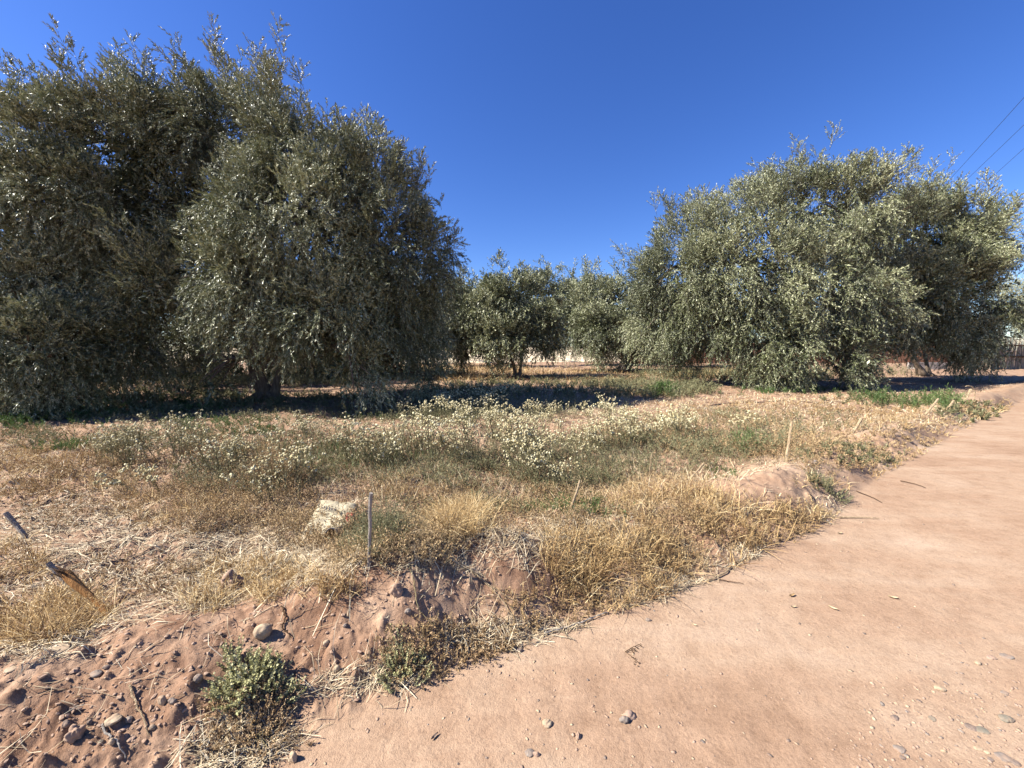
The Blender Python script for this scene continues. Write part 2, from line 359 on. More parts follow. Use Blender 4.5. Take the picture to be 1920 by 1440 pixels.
def olive(label, base, lobes, nspray, seed, ll=.070, lw=.0155, group='olive trees of the grove', ntw=7, nlf=26, ani=.75, outw=.35, trunks=None, whips=60, spray_len=1.0, limb_r=.10, zmin=.12, gap=-.06, cs=.75, trunk_r=.2, hang=1.0, back_keep=.45, vshift=0.0):
    g = np.random.default_rng(seed)
    base = np.array(base, float); base[2] = float(height(base[0], base[1]))
    root = empty('olive_tree', base, label, 'tree', group)
    Lb = np.array([l[:7] for l in lobes]); C = Lb[:, :3]; Rd = Lb[:, 3:6]
    area = (Rd[:, 0] * Rd[:, 2] + Rd[:, 0] * Rd[:, 1] + Rd[:, 1] * Rd[:, 2]) * Lb[:, 6]
    # candidates
    P = []; Nn = []; need = nspray
    while need > 0:
        m = need * 4
        k = g.choice(len(Lb), m, p=area / area.sum())
        n = unit(g.normal(size=(m, 3))); f = 1 - np.abs(g.normal(size=(m, 1))) * .20
        f = np.clip(f, .2, 1.0)
        p = C[k] + n * Rd[k] * f
        nn = unit(n / Rd[k])
        ins = np.ones(m) * 9
        for q in range(len(Lb)):
            e = np.linalg.norm((p - C[q]) / Rd[q], axis=1); e = np.where(k == q, 9, e); ins = np.minimum(ins, e)
        keep = (p[:, 2] > zmin) & ((ins > .72) | (g.random(m) < .12))
        keep &= (vn3(p * (1, 1, ani), cs) > gap + .12 * g.random(m)) | ((f[:, 0] < .66) & (g.random(m) < .5))
        toc = unit(np.array((0, 0, CH)) - p); keep &= ((nn * toc).sum(1) > -.25) | (g.random(m) < back_keep)
        p = p[keep][:need]; nn = nn[keep][:need]; P.append(p); Nn.append(nn); need -= len(p)
    P = np.concatenate(P); N = np.concatenate(Nn); n = len(P)
    up = np.array((0, 0, 1.))
    nz = N[:, 2:3]
    k_up = np.where(nz > .25, 1.0, np.where(nz > -.2, outw, -.05))
    dirn = unit(N * .8 + up * k_up + g.normal(size=(n, 3)) * .33)
    droop = np.where(nz[:, 0] > .25, .10 + .15 * g.random(n), .30 + .45 * g.random(n)) * hang
    L = spray_len * (.55 + .6 * g.random(n)); 
    S0 = P - dirn * L[:, None] * .55
    lv = np.clip(.5 + 1.1 * vn3(P, 1.3) + .15 * g.normal(size=n) + vshift, 0, .93)
    if whips:                                # feathery upright plumes that stand above the crown
        top = C[:, 2] + Rd[:, 2]; npl = max(3, whips // 2)
        w8 = np.exp((top - top.max()) * .4) * Lb[:, 6]; k = g.choice(len(Lb), npl, p=w8 / w8.sum())
        nn = unit(g.normal(size=(npl, 3)) * (1.1, 1.1, .35) + up * .85)
        pw = C[k] + nn * Rd[k] * .9; dd = unit(nn * .35 + up + g.normal(size=(npl, 3)) * .15 + np.array((-.22, 0, 0))); pl = .4 + .75 * g.random(npl) ** 1.5
        per = 7; whips = npl * per
        rp = lambda a_: np.repeat(a_, per, axis=0)
        dw = unit(rp(dd) + g.normal(size=(whips, 3)) * .15); off = g.random((whips, 1)) ** 1.3
        S0 = np.concatenate((S0, rp(pw) + g.normal(size=(whips, 3)) * .13 * spray_len + rp(dd) * off * rp(pl)[:, None] * .8 * spray_len)); dirn = np.concatenate((dirn, dw))
        L = np.concatenate((L, spray_len * rp(pl) * (.35 + .4 * g.random(whips)))); droop = np.concatenate((droop, np.full(whips, .08))); lv = np.concatenate((lv, rp(.3 + .4 * g.random(npl))))
        n += whips
    crown = Acc()
    # side twigs
    t = .12 + .88 * (np.arange(ntw)[None] + g.random((n, ntw)) * .7) / ntw
    TP = S0[:, None] + dirn[:, None] * (L[:, None] * t)[..., None] - up * (L[:, None] * droop[:, None] * t * t)[..., None]
    TT = unit(dirn[:, None] - up * (2 * droop[:, None] * t)[..., None])
    r3 = unit(g.normal(size=(n, ntw, 3))); pr = unit(r3 - (r3 * TT).sum(-1, keepdims=True) * TT)
    TD = unit(TT * .9 + pr * (.55 + .3 * g.random((n, ntw, 1)))).reshape(-1, 3)
    TL = (spray_len * (.20 + .22 * g.random((n, ntw))) * (1.15 - .5 * t)).reshape(-1)
    # spray axes as thin stems
    ax = np.linspace(0, 1, 5)[None] * np.ones((n, 1))
    twigs(crown, S0, dirn, L, droop, 8, ll, lw, g, .009 * spray_len, .9, va=lv)
    twigs(crown, TP.reshape(-1, 3), TD, TL, np.repeat(droop * .6, ntw), nlf, ll, lw, g, .0035, .58, va=np.repeat(lv, ntw), seg=2)
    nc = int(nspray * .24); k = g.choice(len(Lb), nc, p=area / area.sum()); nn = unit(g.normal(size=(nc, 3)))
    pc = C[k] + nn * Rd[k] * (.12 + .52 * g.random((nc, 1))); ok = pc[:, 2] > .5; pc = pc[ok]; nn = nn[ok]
    twigs(crown, pc, unit(nn + g.normal(size=pc.shape) * .6), .55 * spray_len, .4, 22, ll * 2.1, lw * 3.2, g, .006, 1.2, t0=0, va=.3 * g.random(len(pc)))  # inner fill leaves in low tones: crown shade put into their colour
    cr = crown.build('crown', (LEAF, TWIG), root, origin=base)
    # trunk and limbs, one continuous woody part
    tr = Acc(); g2 = np.random.default_rng(seed + 1)
    if trunks is None: trunks = [(0.25, .9, trunk_r)]
    forks = []
    for i, (lean_x, hgt, rad) in enumerate(trunks):
        s = np.linspace(0, 1, 8)[:, None]
        tip_ = base + np.array((lean_x, g2.uniform(-.2, .2), hgt))
        st = base + np.array((lean_x * .12, 0, -.12))
        pts = st + (tip_ - st) * s + np.stack((np.sin(s[:, 0] * 4 + i) * .05, np.cos(s[:, 0] * 3 + i) * .04, s[:, 0] * 0), 1)
        rr = rad * (1.9 - 1.15 * np.minimum(s[:, 0] * 3.2, 1)) * (1 - .25 * s[:, 0])
        tube(pts, rr, 14, tr, 0, .5, .22, seed + i); forks.append((pts[-1], rad * .68))
    for i in range(6):                       # root flare
        a_ = i * 1.05 + seed; dd = np.array((math.cos(a_), math.sin(a_), 0)); s = np.linspace(0, 1, 5)[:, None]
        pts = base + dd * s * trunk_r * 3.0 + np.array((0, 0, 1)) * (trunk_r * 1.2 * (1 - s) ** 1.6 - .03 - .04 * s)
        tube(pts, trunk_r * (.42 - .3 * s[:, 0]), 8, tr, 0, .5, .2, seed + 30 + i)
    for q in range(len(Lb)):
        f0, r0 = forks[q % len(forks)]
        s = np.linspace(0, 1, 9)[:, None]; tgt = C[q] + Rd[q] * np.array((0, 0, .35)); mid = (f0 + tgt) / 2 + np.array((0, 0, .25 * np.linalg.norm(tgt - f0))) * .5 + g2.normal(size=3) * .18
        pts = (1 - s) ** 2 * f0 + 2 * s * (1 - s) * mid + s * s * tgt
        r_ = min(r0, limb_r * (.6 + .08 * np.linalg.norm(tgt - f0)))
        tube(pts, r_ * (1 - .82 * s[:, 0]), 8, tr, 0, .5, .15, seed + 50 + q)
        for w in range(7):                   # secondary branches
            u = g2.uniform(.3, 1); p0 = (1 - u) ** 2 * f0 + 2 * u * (1 - u) * mid + u * u * tgt
            e = unit(g2.normal(size=3)) * Rd[q] * .75 + C[q]; e[2] = max(e[2], .6)
            ss = np.linspace(0, 1, 6)[:, None]; m2 = (p0 + e) / 2 + np.array((0, 0, .25))
            pp = (1 - ss) ** 2 * p0 + 2 * ss * (1 - ss) * m2 + ss * ss * e
            tube(pp, r_ * .38 * (1 - .8 * ss[:, 0]), 5, tr, 0, .5)
    tk = tr.build('trunk', (BARK,), root, smooth=True, origin=base)
    return root

q = float
# the big tree on the left, trunk in view
olive('largest olive tree, gnarled trunk and roots in view, branches hanging to the flowering weeds', G(500, 752),
      [lobe(490, 290, 11.5, 120, 110, 2.2, 1.1), lobe(605, 335, 11, 105, 105, 2.0), lobe(690, 400, 10.8, 105, 130, 1.9), lobe(745, 500, 10.5, 90, 120, 1.7),
       lobe(560, 430, 10, 150, 120, 1.9), lobe(700, 600, 10.3, 110, 95, 1.6), lobe(480, 535, 9.2, 95, 100, 1.0), lobe(610, 590, 9.4, 105, 80, 1.1, 1.0),
       lobe(670, 690, 9.0, 50, 70, .7, 1.1), lobe(395, 298, 12, 105, 120, 2.0), lobe(390, 700, 10.0, 30, 55, .5, 1.0), lobe(800, 470, 10.5, 60, 45, .8, .9),
       lobe(775, 610, 11, 55, 85, 1.2), lobe(380, 480, 13.5, 120, 110, 1.6, .4), lobe(365, 385, 11.6, 100, 110, 1.6), lobe(790, 690, 10.6, 45, 45, .9, 1.0)],
      4000, 101, trunks=[(-.15, .9, .26), (.65, 1.15, .17), (-.5, 1.2, .15)], trunk_r=.26, whips=150, limb_r=.13)
# left neighbour, cut by the frame
olive('olive tree cut by the left edge, with a curtain of branches hanging to the ground', G(70, 762),
      [lobe(165, 315, 10.2, 110, 105, 1.7, 1.1), lobe(20, 445, 9.6, 120, 110, 1.5), lobe(290, 298, 10.8, 105, 115, 1.8), lobe(200, 390, 10.2, 150, 90, 1.8),
       lobe(50, 530, 9.2, 110, 80, 1.3), lobe(70, 650, 8.4, 95, 95, .9, 1.1), lobe(290, 535, 9.4, 48, 62, .6, 1.2), lobe(245, 640, 9.3, 60, 55, .6, 1.1),
       lobe(-120, 470, 9, 130, 180, 1.8, .5), lobe(110, 590, 12.5, 90, 80, 1.4, .6), lobe(-100, 640, 10, 150, 110, 1.8, .7), lobe(330, 650, 13, 60, 50, 1.2, .6)],
      3300, 202, trunks=[(-.2, 1.1, .22), (.5, 1.3, .14)], trunk_r=.22, whips=120)
# behind, between the two
olive('dark shaded olive tree with forked trunk behind the two big left ones', G(232, 722),
      [lobe(230, 430, 16, 150, 150, 2.3), lobe(330, 500, 16, 130, 140, 2.0), lobe(150, 560, 16, 110, 110, 1.8), lobe(260, 600, 15, 90, 60, 1.2), lobe(430, 540, 17, 110, 120, 2)],
      1100, 303, ll=.085, lw=.02, nlf=14, trunks=[(-.5, 1.3, .2), (.7, 1.3, .16)], trunk_r=.26, whips=20)
for px_, py_, nm_, sd_ in ((90, 705, 'shaded olive tree behind the curtain of branches at the left edge', 31), (400, 700, 'shaded olive tree behind, seen left of the largest trunk', 32),
                        (600, 699, 'shaded olive tree behind, seen right of the largest trunk', 33), (740, 694, 'shaded low olive tree behind the right skirt of the largest tree', 34)):
    olive(nm_, G(px_, py_ + 6), [lobe(px_ - 50, py_ - 120, 20, 85, 70, 2.2), lobe(px_ + 50, py_ - 115, 20.5, 85, 70, 2.2), lobe(px_, py_ - 60, 19.5, 110, 45, 2.0), lobe(px_ + 10, py_ - 35, 20.5, 120, 34, 1.6)],
          620, sd_, ll=.12, lw=.036, nlf=11, trunks=[(.3, 1.3, .15)], trunk_r=.18, whips=8, spray_len=1.3, cs=.9, group='shaded olive trees behind the largest two')
# the big pair on the right
olive('broad round olive tree right of the middle, its branches sweeping the straw covered ground', G(1500, 722),
      [lobe(1440, 430, 17, 120, 90, 3.0), lobe(1550, 410, 17, 125, 82, 2.8, 1.1), lobe(1330, 465, 17, 105, 88, 2.6), lobe(1265, 525, 16.5, 75, 70, 2.2), lobe(1400, 520, 15.5, 130, 100, 2.2),
       lobe(1530, 540, 15.2, 120, 110, 2.2), lobe(1250, 590, 17, 70, 70, 1.8), lobe(1340, 620, 16, 90, 70, 1.6), lobe(1465, 650, 14.4, 60, 75, 1.1, 1.1), lobe(1440, 610, 15, 90, 70, 1.4),
       lobe(1580, 665, 14.2, 52, 52, 1.0, 1.1), lobe(1610, 580, 15.4, 80, 65, 1.5), lobe(1630, 445, 17.5, 85, 80, 2.4)],
      4000, 404, ll=.078, lw=.021, nlf=20, trunks=[(.2, 1.4, .26), (-.8, 1.6, .18)], trunk_r=.28, whips=110, spray_len=1.25, limb_r=.16, vshift=.0, ani=1.1, outw=.15, cs=1.1, gap=-.14)
olive('olive tree with slanting trunk at the roadside, behind the green ferny weeds', G(1742, 706),
      [lobe(1710, 460, 19, 90, 85, 2.4), lobe(1780, 475, 18.5, 65, 75, 2.0), lobe(1760, 550, 17.5, 110, 90, 2.2), lobe(1825, 575, 18, 55, 80, 1.8), lobe(1670, 540, 18, 80, 80, 2),
       lobe(1800, 625, 17.5, 75, 40, 1.5, 1.1), lobe(1845, 635, 18.5, 38, 42, 1.3), lobe(1690, 590, 17.5, 60, 40, 1.4), lobe(1830, 455, 19, 32, 45, 1.2), lobe(1690, 560, 17.2, 80, 70, 1.6)],
      2900, 505, ll=.088, lw=.024, nlf=18, trunks=[(-2.0, 2.2, .15), (-.6, 1.8, .12)], trunk_r=.16, whips=80, spray_len=1.3, limb_r=.15, vshift=.02, ani=1.1, outw=.15, cs=1.1, gap=-.14)
# smaller trees of the middle distance
olive('small dark olive tree standing alone in the middle, two stems', G(968, 712),
      [lobe(900, 585, 20.5, 58, 48, 1.9), lobe(965, 565, 20.5, 58, 50, 2.0, 1.1), lobe(1010, 595, 20.5, 40, 48, 1.8), lobe(950, 628, 20, 85, 40, 1.8), lobe(880, 640, 20.3, 42, 34, 1.3), lobe(1025, 630, 20.5, 38, 36, 1.4)],
      1500, 606, ll=.115, lw=.034, nlf=12, trunks=[(-.3, 1.3, .13), (.4, 1.4, .11)], trunk_r=.15, whips=45, spray_len=1.15, limb_r=.12)
olive('olive tree with short dark trunk between the lone small tree and the broad right one', G(1168, 693),
      [lobe(1110, 575, 27, 62, 45, 2.4), lobe(1170, 570, 27, 62, 48, 2.4), lobe(1150, 615, 25.5, 75, 42, 2.0), lobe(1080, 612, 27, 46, 38, 1.8), lobe(1210, 615, 27, 52, 46, 1.8), lobe(1195, 650, 26, 40, 26, 1.4), lobe(1135, 650, 25, 22, 22, .8, .8)],
      1500, 707, ll=.13, lw=.034, nlf=11, trunks=[(.1, 2.0, .28)], trunk_r=.3, whips=40, spray_len=1.5, limb_r=.16)
olive('far olive tree just left of the broad right one, its trunk before the red wall', G(1268, 684),
      [lobe(1250, 590, 33, 62, 50, 2.4), lobe(1300, 605, 33, 62, 50, 2.4), lobe(1340, 625, 33, 50, 36, 2)],
      700, 808, ll=.16, lw=.045, nlf=10, trunks=[(.2, 1.8, .3), (.9, 1.8, .2)], trunk_r=.3, whips=25, spray_len=1.7, limb_r=.16)
olive('pale far olive top showing between the largest tree and the lone small one', G(868, 680),
      [lobe(870, 580, 33, 35, 55, 2.2), lobe(900, 600, 33, 50, 50, 2.2), lobe(835, 610, 33, 40, 50, 2)],
      650, 909, ll=.16, lw=.045, nlf=10, trunks=[(.2, 1.8, .25)], trunk_r=.25, whips=25, spray_len=1.7, limb_r=.14)
olive('pale far olive top showing just right of the lone small tree', G(1035, 679),
      [lobe(1010, 560, 36, 40, 42, 2.2), lobe(1050, 568, 36, 42, 46, 2.2), lobe(1100, 570, 38, 42, 42, 2.2)],
      650, 1010, ll=.17, lw=.05, nlf=10, trunks=[(.2, 1.9, .25)], trunk_r=.25, whips=30, spray_len=1.8, limb_r=.14)
olive('grey feathery tree beyond the roadside olive at the right edge', G(1915, 690),
      [lobe(1905, 570, 32, 30, 45, 1.8, .8), lobe(1960, 590, 34, 60, 60, 2)],
      420, 1111, ll=.13, lw=.03, nlf=10, trunks=[(.5, 1.6, .12)], trunk_r=.13, whips=20, spray_len=1.6, limb_r=.08, group='trees beyond the road bend', hang=.5, vshift=.3)

# ------------------------------------------------------------------ things at the far side
WALLM, t, b = newmat('adobe'); g_ = t.nodes.new('ShaderNodeNewGeometry')
na = noise(t, .5, 6, .65, g_.outputs['Position']); ra = ramp(t, [(.35, (.52, .33, .22)), (.5, (.68, .50, .35)), (.65, (.78, .63, .46))]); t.links.new(na.outputs[0], ra.inputs[0])
nb = noise(t, 4, 5, .7, g_.outputs['Position']); t.links.new(ra.outputs[0], b.inputs['Base Color']); b.inputs['Roughness'].default_value = .95
bump(t, b, nb.outputs[0], .6, .1)
def wall(name, a, c, h, th, mat, label, cat, seg=60, seed=1):
    a = np.array(a[:2]); c = np.array(c[:2]); u = unit(c - a); nrm = np.array((-u[1], u[0]))
    s = np.linspace(0, 1, seg); g = np.random.default_rng(seed)
    top = h + .12 * h * (vn(s * 11 + seed, s * 0 + 2.2)) + .03 * h * g.normal(size=seg)
    rows = []
    for off, zz in ((0, -.3), (0, 1), (.5, 1.03), (1, 1), (1, -.3)):
        xy = a + (c - a) * s[:, None] + nrm * th * off
        z = top * zz if zz > 0 else np.full(seg, zz); rows.append(np.concatenate((xy, z[:, None]), 1))
    V = np.stack(rows, 1); V = V.reshape(-1, 3); k = len(rows)
    i, j = np.meshgrid(np.arange(seg - 1), np.arange(k - 1), indexing='ij')
    Q = np.stack((i * k + j, (i + 1) * k + j, (i + 1) * k + j + 1, i * k + j + 1), -1).reshape(-1, 4)
    return tag(mesh_np(name, V, Q, None, (mat,)), label, cat)
gx, gy = np.meshgrid(np.linspace(-75, 27, 120), np.linspace(0, 1, 30), indexing='ij')
FX = gx + gy * 0; FY = 44 + 3 * np.sin(gx * .11) + 38 * gy; FZ = .02 + 2.15 * gy ** .8 + .12 * fbm(gx, gy * 30, 2.5, 4, 3.0) * np.minimum(gy * 6, 1)
V = np.stack((FX, FY, FZ), -1).reshape(-1, 3); i, j = np.meshgrid(np.arange(119), np.arange(29), indexing='ij')
Q = np.stack((i * 30 + j, (i + 1) * 30 + j, (i + 1) * 30 + j + 1, i * 30 + j + 1), -1).reshape(-1, 4)
FIELDM, t, b = newmat('pale_stubble'); g_ = t.nodes.new('ShaderNodeNewGeometry'); na = noise(t, .6, 6, .7, g_.outputs['Position'])
ra = ramp(t, [(.35, (.40, .29, .18)), (.5, (.54, .43, .28)), (.65, (.60, .50, .34))]); t.links.new(na.outputs[0], ra.inputs[0]); t.links.new(ra.outputs[0], b.inputs['Base Color']); b.inputs['Roughness'].default_value = .95
tag(mesh_np('field', V, Q, None, (FIELDM,), None, True), 'pale sunlit stubble field rising gently behind the small olive trees', 'field', None, 'structure')
REDW, t, b = newmat('red_earth'); g_ = t.nodes.new('ShaderNodeNewGeometry')
na = noise(t, .8, 6, .65, g_.outputs['Position']); ra = ramp(t, [(.35, (.19, .085, .045)), (.65, (.31, .165, .10))]); t.links.new(na.outputs[0], ra.inputs[0])
t.links.new(ra.outputs[0], b.inputs['Base Color']); b.inputs['Roughness'].default_value = .95
wall('earth_wall', (12.0, 42), (50, 42), 2.15, .4, REDW, 'reddish earth wall seen under the branches right of the middle', 'wall', 50, 8)
CONC = stone_mat('weathered_concrete', (.36, .36, .36), (.55, .55, .54), 2)
p = G(1722, 691); a0 = D(1722, 680, 29); a1 = D(1778, 680, 29)
A = Acc()
for z0, z1, o0, o1 in ((-.1, .55, 0, .12), (-.1, .55, .68, .12), (-.1, .15, .12, .56)):
    y0 = 29 + o0; y1 = 29 + o0 + o1; x0, x1 = a0[0], a1[0]
    V = [(x0, y0, z0), (x1, y0, z0), (x1, y1, z0), (x0, y1, z0), (x0, y0, z1), (x1, y0, z1), (x1, y1, z1), (x0, y1, z1)]
    A.add(V, [(0, 1, 5, 4), (1, 2, 6, 5), (2, 3, 7, 6), (3, 0, 4, 7), (4, 5, 6, 7), (3, 2, 1, 0)])
tag(A.build('irrigation_trough', (CONC,)), 'low grey concrete trough seen past the slanting trunk of the roadside olive', 'trough')

# reed fence at the right edge
f0 = np.array((35.2, 28.5)); f1 = np.array((46.0, 31.5))
root = empty('reed_fence', (f0[0], f0[1], 0), 'pale grey fence of upright reeds at the right edge beyond the road', 'fence')
g = np.random.default_rng(77); A = Acc(); nrd = 420
s = np.sort(g.random(nrd)); xy = f0 + (f1 - f0) * s[:, None] + g.normal(size=(nrd, 2)) * .03
for k in range(nrd):
    h = 2.2 + .35 * g.random(); ln = g.normal(size=2) * .09
    tube([(xy[k, 0], xy[k, 1], -.1), (xy[k, 0] + ln[0] * .5, xy[k, 1] + ln[1] * .5, h * .5), (xy[k, 0] + ln[0], xy[k, 1] + ln[1], h)], (.022, .018, .010), 4, A, 0, g.random())
REED = attr_mat('dry_reed', [(0, (.26, .21, .15)), (.5, (.42, .36, .27)), (1, (.60, .52, .40))], .8, .1)
A.build('reed_panel', (REED,), root, origin=(f0[0], f0[1], 0))
for z in (1.05, 1.9):
    A = Acc(); tube([(f0[0] - .3, f0[1] - .2, z), (40, 29.8 - .12, z - .08), (f1[0], f1[1] - .15, z + .05)], .055, 7, A); A.build('rail', (DARKW,), root, origin=(f0[0], f0[1], 0))

# overhead wires
BLACK, t, b = newmat('wire_black'); b.inputs['Base Color'].default_value = (.03, .03, .035, 1); b.inputs['Roughness'].default_value = .6
for i, ((xa, ya), (xb, yb), lab) in enumerate((((1920, 175), (1780, 330), 'highest of the three thin overhead wires above the right tree'),
                                          ((1920, 227), (1805, 337), 'middle one of the three thin overhead wires above the right tree'),
                                          ((1920, 272), (1830, 352), 'lowest of the three thin overhead wires above the right tree'))):
    zz = 9.5; a = G(xa, ya, zz); c = G(xb, yb, zz); u = unit(c - a)
    s = np.linspace(-25, 70, 40)[:, None]; pts = a + u * s; pts[:, 2] += .0006 * (s[:, 0] - 10) ** 2 - .2
    A = Acc(); tube(pts, .007, 5, A); tag(A.build('overhead_wire', (BLACK,), origin=a), lab, 'wire', 'overhead wires')

# ------------------------------------------------------------------ where the ground cover grows
def zone(px, py, ells):
    w = np.zeros_like(px)
    hh = np.zeros_like(px)
    for e in ells:
        cx, cy, rx, ry, v = e[:5]; h = e[5] if len(e) > 5 else .2
        d = ((px - cx) / rx) ** 2 + ((py - cy) / ry) ** 2
        f = v * np.clip(1.35 - d, 0, 1)
        hh = np.where(f > w, h, hh); w = np.maximum(w, f)
    return w, hh
def scatter(n, r0, r1, g, half=64):
    r = np.exp(g.uniform(math.log(r0), math.log(r1), n)); th = np.radians(g.uniform(-half, half, n))
    x = r * np.sin(th); y = r * np.cos(th); z = height(x, y); px, py = proj(x, y, z); return x, y, z, px, py
def pick(n, r0, r1, ells, g, patch=.5, psc=.35, extra=None):
    x, y, z, px, py = scatter(n, r0, r1, g)
    w, hh = zone(px, py, ells)
    if extra is not None:
        we, he = extra(x, y, px, py); hh = np.where(we > w, he, hh); w = np.maximum(w, we)
    w = w * np.clip(1 + patch * 2.2 * fbm(x, y, psc, 3, 21.0), 0, 1.6) 
    de = dist_edge(x, y)
    k = (g.random(n) < w) & (de > -.02) 
    return x[k], y[k], z[k], hh[k], px[k], py[k]
def blades(acc, x, y, z, h, w, g, lean=.45, curve=.5, m=0, va=None, wind=(-.08, 0)):
    n = len(x); B = np.stack((x, y, z - .005), 1)
    az = g.random(n) * 6.283; le = lean * g.random(n)
    dd = np.stack((np.cos(az) * le + wind[0], np.sin(az) * le + wind[1], np.ones(n)), 1); dd = unit(dd)
    cv = np.stack((np.cos(az + g.normal(size=n) * .6), np.sin(az + g.normal(size=n) * .6), -.45 * np.ones(n)), 1) * (curve * g.random(n))[:, None]
    sd = unit(np.cross(dd, g.normal(size=(n, 3))))
    ts = (0, .4, .75, 1); ws = (1, .85, .6, .15)
    rows = []
    for t_, w_ in zip(ts, ws):
        c = B + dd * (h * t_)[:, None] + cv * (h * t_ * t_)[:, None]
        rows += [c - sd * (w * w_ * .5)[:, None], c + sd * (w * w_ * .5)[:, None]]
    V = np.stack(rows, 1).reshape(-1, 3)
    b0 = (np.arange(n) * 8)[:, None] + np.arange(3)[None] * 2
    Q = np.stack((b0, b0 + 1, b0 + 3, b0 + 2), -1).reshape(-1, 4)
    a = np.clip(g.random(n) * .8 + .1 if va is None else va, 0, 1)
    acc.add(V, Q, None, m, np.repeat(a, 8))

# --- golden dry grass
g = np.random.default_rng(31)
gold = [(1180, 1080, 125, 70, .8, .17), (1330, 1015, 140, 52, .8, .18), (1460, 975, 90, 28, .7, .13), (1085, 1050, 70, 55, .8, .16), (868, 985, 52, 28, 1, .24), (60, 1150, 140, 60, 1, .15),
        (20, 1080, 90, 60, .7, .16), (620, 1110, 60, 20, 1, .13), (500, 1120, 40, 16, .8, .1), (1280, 950, 130, 30, .7, .2), (390, 1130, 55, 22, .5, .12), (880, 1190, 120, 50, .3, .07), (1010, 1130, 90, 40, .35, .08),
        (470, 1080, 120, 30, .3, .12), (100, 880, 160, 60, .5, .13), (330, 960, 120, 40, .45, .16), (480, 870, 90, 40, .4, .25), (1560, 905, 70, 22, .4, .1), (1650, 880, 80, 25, .4, .1), (1760, 800, 80, 25, .4, .12),
        (1880, 775, 70, 16, .7, .15), (1500, 770, 350, 30, .32, .12), (860, 700, 170, 16, .9, .38), (1090, 706, 130, 14, .6, .3), (1200, 735, 120, 14, .3, .25), (1340, 702, 110, 10, .5, .4), (1250, 1120, 90, 40, .4, .07), (770, 915, 60, 25, .3, .12)]
x, y, z, hh, px, py = pick(330000, 1.2, 40, gold, g, 1.5, .25)
tc_ = vn(x * 14, y * 14) * 1.6
dist = np.hypot(x, y); va = np.clip(.42 + .6 * fbm(x, y, .3, 3, 3.0) + .3 * g.normal(size=len(x)), 0, 1)
A = Acc(); blades(A, x, y, z, hh * (.35 + .75 * g.random(len(x))) * (1 + tc_ * .4), 0.0015 + .0009 * dist, g, .85, 1.1, 0, va)
tag(A.build('dry_grass', (GOLD,)), 'golden dry grass in tufts along the bank and in the grove', 'grass', None, 'stuff')
print('gold', len(x))
# seeding tips on the golden grass: short bristles along the upper half
A = Acc(); k = g.random(len(x)) < .16; xs, ys, zs, hs_ = x[k], y[k], z[k], hh[k]; n = len(xs)
S = np.stack((xs, ys, zs), 1); Dn = unit(np.stack((g.normal(size=n) * .35 - .08, g.normal(size=n) * .35, np.ones(n)), 1))
twigs(A, S, Dn, hs_ * (.8 + .5 * g.random(n)), .12, 12, .013, .004, g, .0022, .8, 0, 0, 2, .4, va=va[k])
tag(A.build('seeding_grass', (GOLD,)), 'dry golden grass with bristly seed heads among the dry tufts', 'grass', None, 'stuff')

# --- brown and dull green weeds, as leafy stems
def weed_layer(name, label, mat, stem, n, ells, seed, nl, ll, lw, hmul=1.0, lean=.45, droop=.12, patch=.7, psc=.4, k_stems=3, rr=(1.2, 34), shift=0.0, spread=.9, far=.16):
    g = np.random.default_rng(seed)
    x, y, z, hh, px, py = pick(n, rr[0], rr[1], ells, g, patch, psc)
    m = len(x); print(name, m)
    dist = np.hypot(x, y); sc = 1 + far * np.maximum(dist - 3, 0)
    A = Acc()
    base = np.clip(.45 + .7 * fbm(x, y, .6, 2, seed * 1.3) + shift, 0, .9)
    for k in range(k_stems):
        Dn = unit(np.stack((g.normal(size=m) * lean - .08, g.normal(size=m) * lean, np.ones(m)), 1))
        S = np.stack((x, y, z - .01), 1) + g.normal(size=(m, 3)) * (.02, .02, 0)
        Ls = hh * hmul * (.45 + .75 * g.random(m))
        # per distance class the leaf size grows so that far plants need fewer leaves
        for lo, hi in ((0, 3.2), (3.2, 6), (6, 12), (12, 99)):
            q = (dist >= lo) & (dist < hi)
            if not q.any(): continue
            s_ = float(np.mean(sc[q]))
            twigs(A, S[q], Dn[q], Ls[q], droop, nl, ll * s_, lw * s_, g, .0022 * s_ ** .7, spread, 0, 1, 2, .1, va=base[q])
    return tag(A.build(name, (mat, stem)), label, 'weeds', None, 'stuff')
brown = [(450, 950, 200, 55, .8, .20), (600, 985, 120, 50, .8, .17), (790, 1000, 90, 60, .8, .15), (690, 1040, 70, 40, .9, .14), (300, 930, 120, 50, .6, .16), (1000, 940, 130, 45, .6, .15), (1130, 990, 80, 40, .6, .12),
         (1560, 865, 70, 25, .9, .12), (1430, 850, 90, 22, .7, .25), (1650, 850, 70, 20, .6, .12), (1290, 1010, 120, 60, .8, .13), (1160, 1080, 90, 60, .35, .11), (1400, 985, 90, 40, .4, .11), (1480, 975, 80, 40, .6, .09), (850, 1205, 140, 45, .8, .06), (1000, 1145, 110, 40, .7, .06), (780, 1240, 90, 35, .9, .06),
         (450, 1330, 90, 40, .7, .05), (480, 1400, 110, 30, .5, .04), (100, 930, 130, 60, .5, .13), (60, 830, 90, 30, .4, .16), (880, 930, 200, 60, .45, .14), (1200, 930, 120, 40, .4, .14), (1700, 840, 60, 25, .6, .10),
         (1850, 770, 60, 20, .7, .14), (500, 900, 420, 90, .5, .18), (1050, 930, 300, 80, .5, .14), (1350, 830, 260, 40, .6, .2), (150, 860, 200, 60, .5, .14), (1500, 800, 300, 40, .4, .16), (330, 1080, 230, 50, .22, .08), (1120, 1110, 100, 40, .6, .06), (650, 900, 160, 35, .4, .2), (1380, 960, 120, 30, .4, .12)]
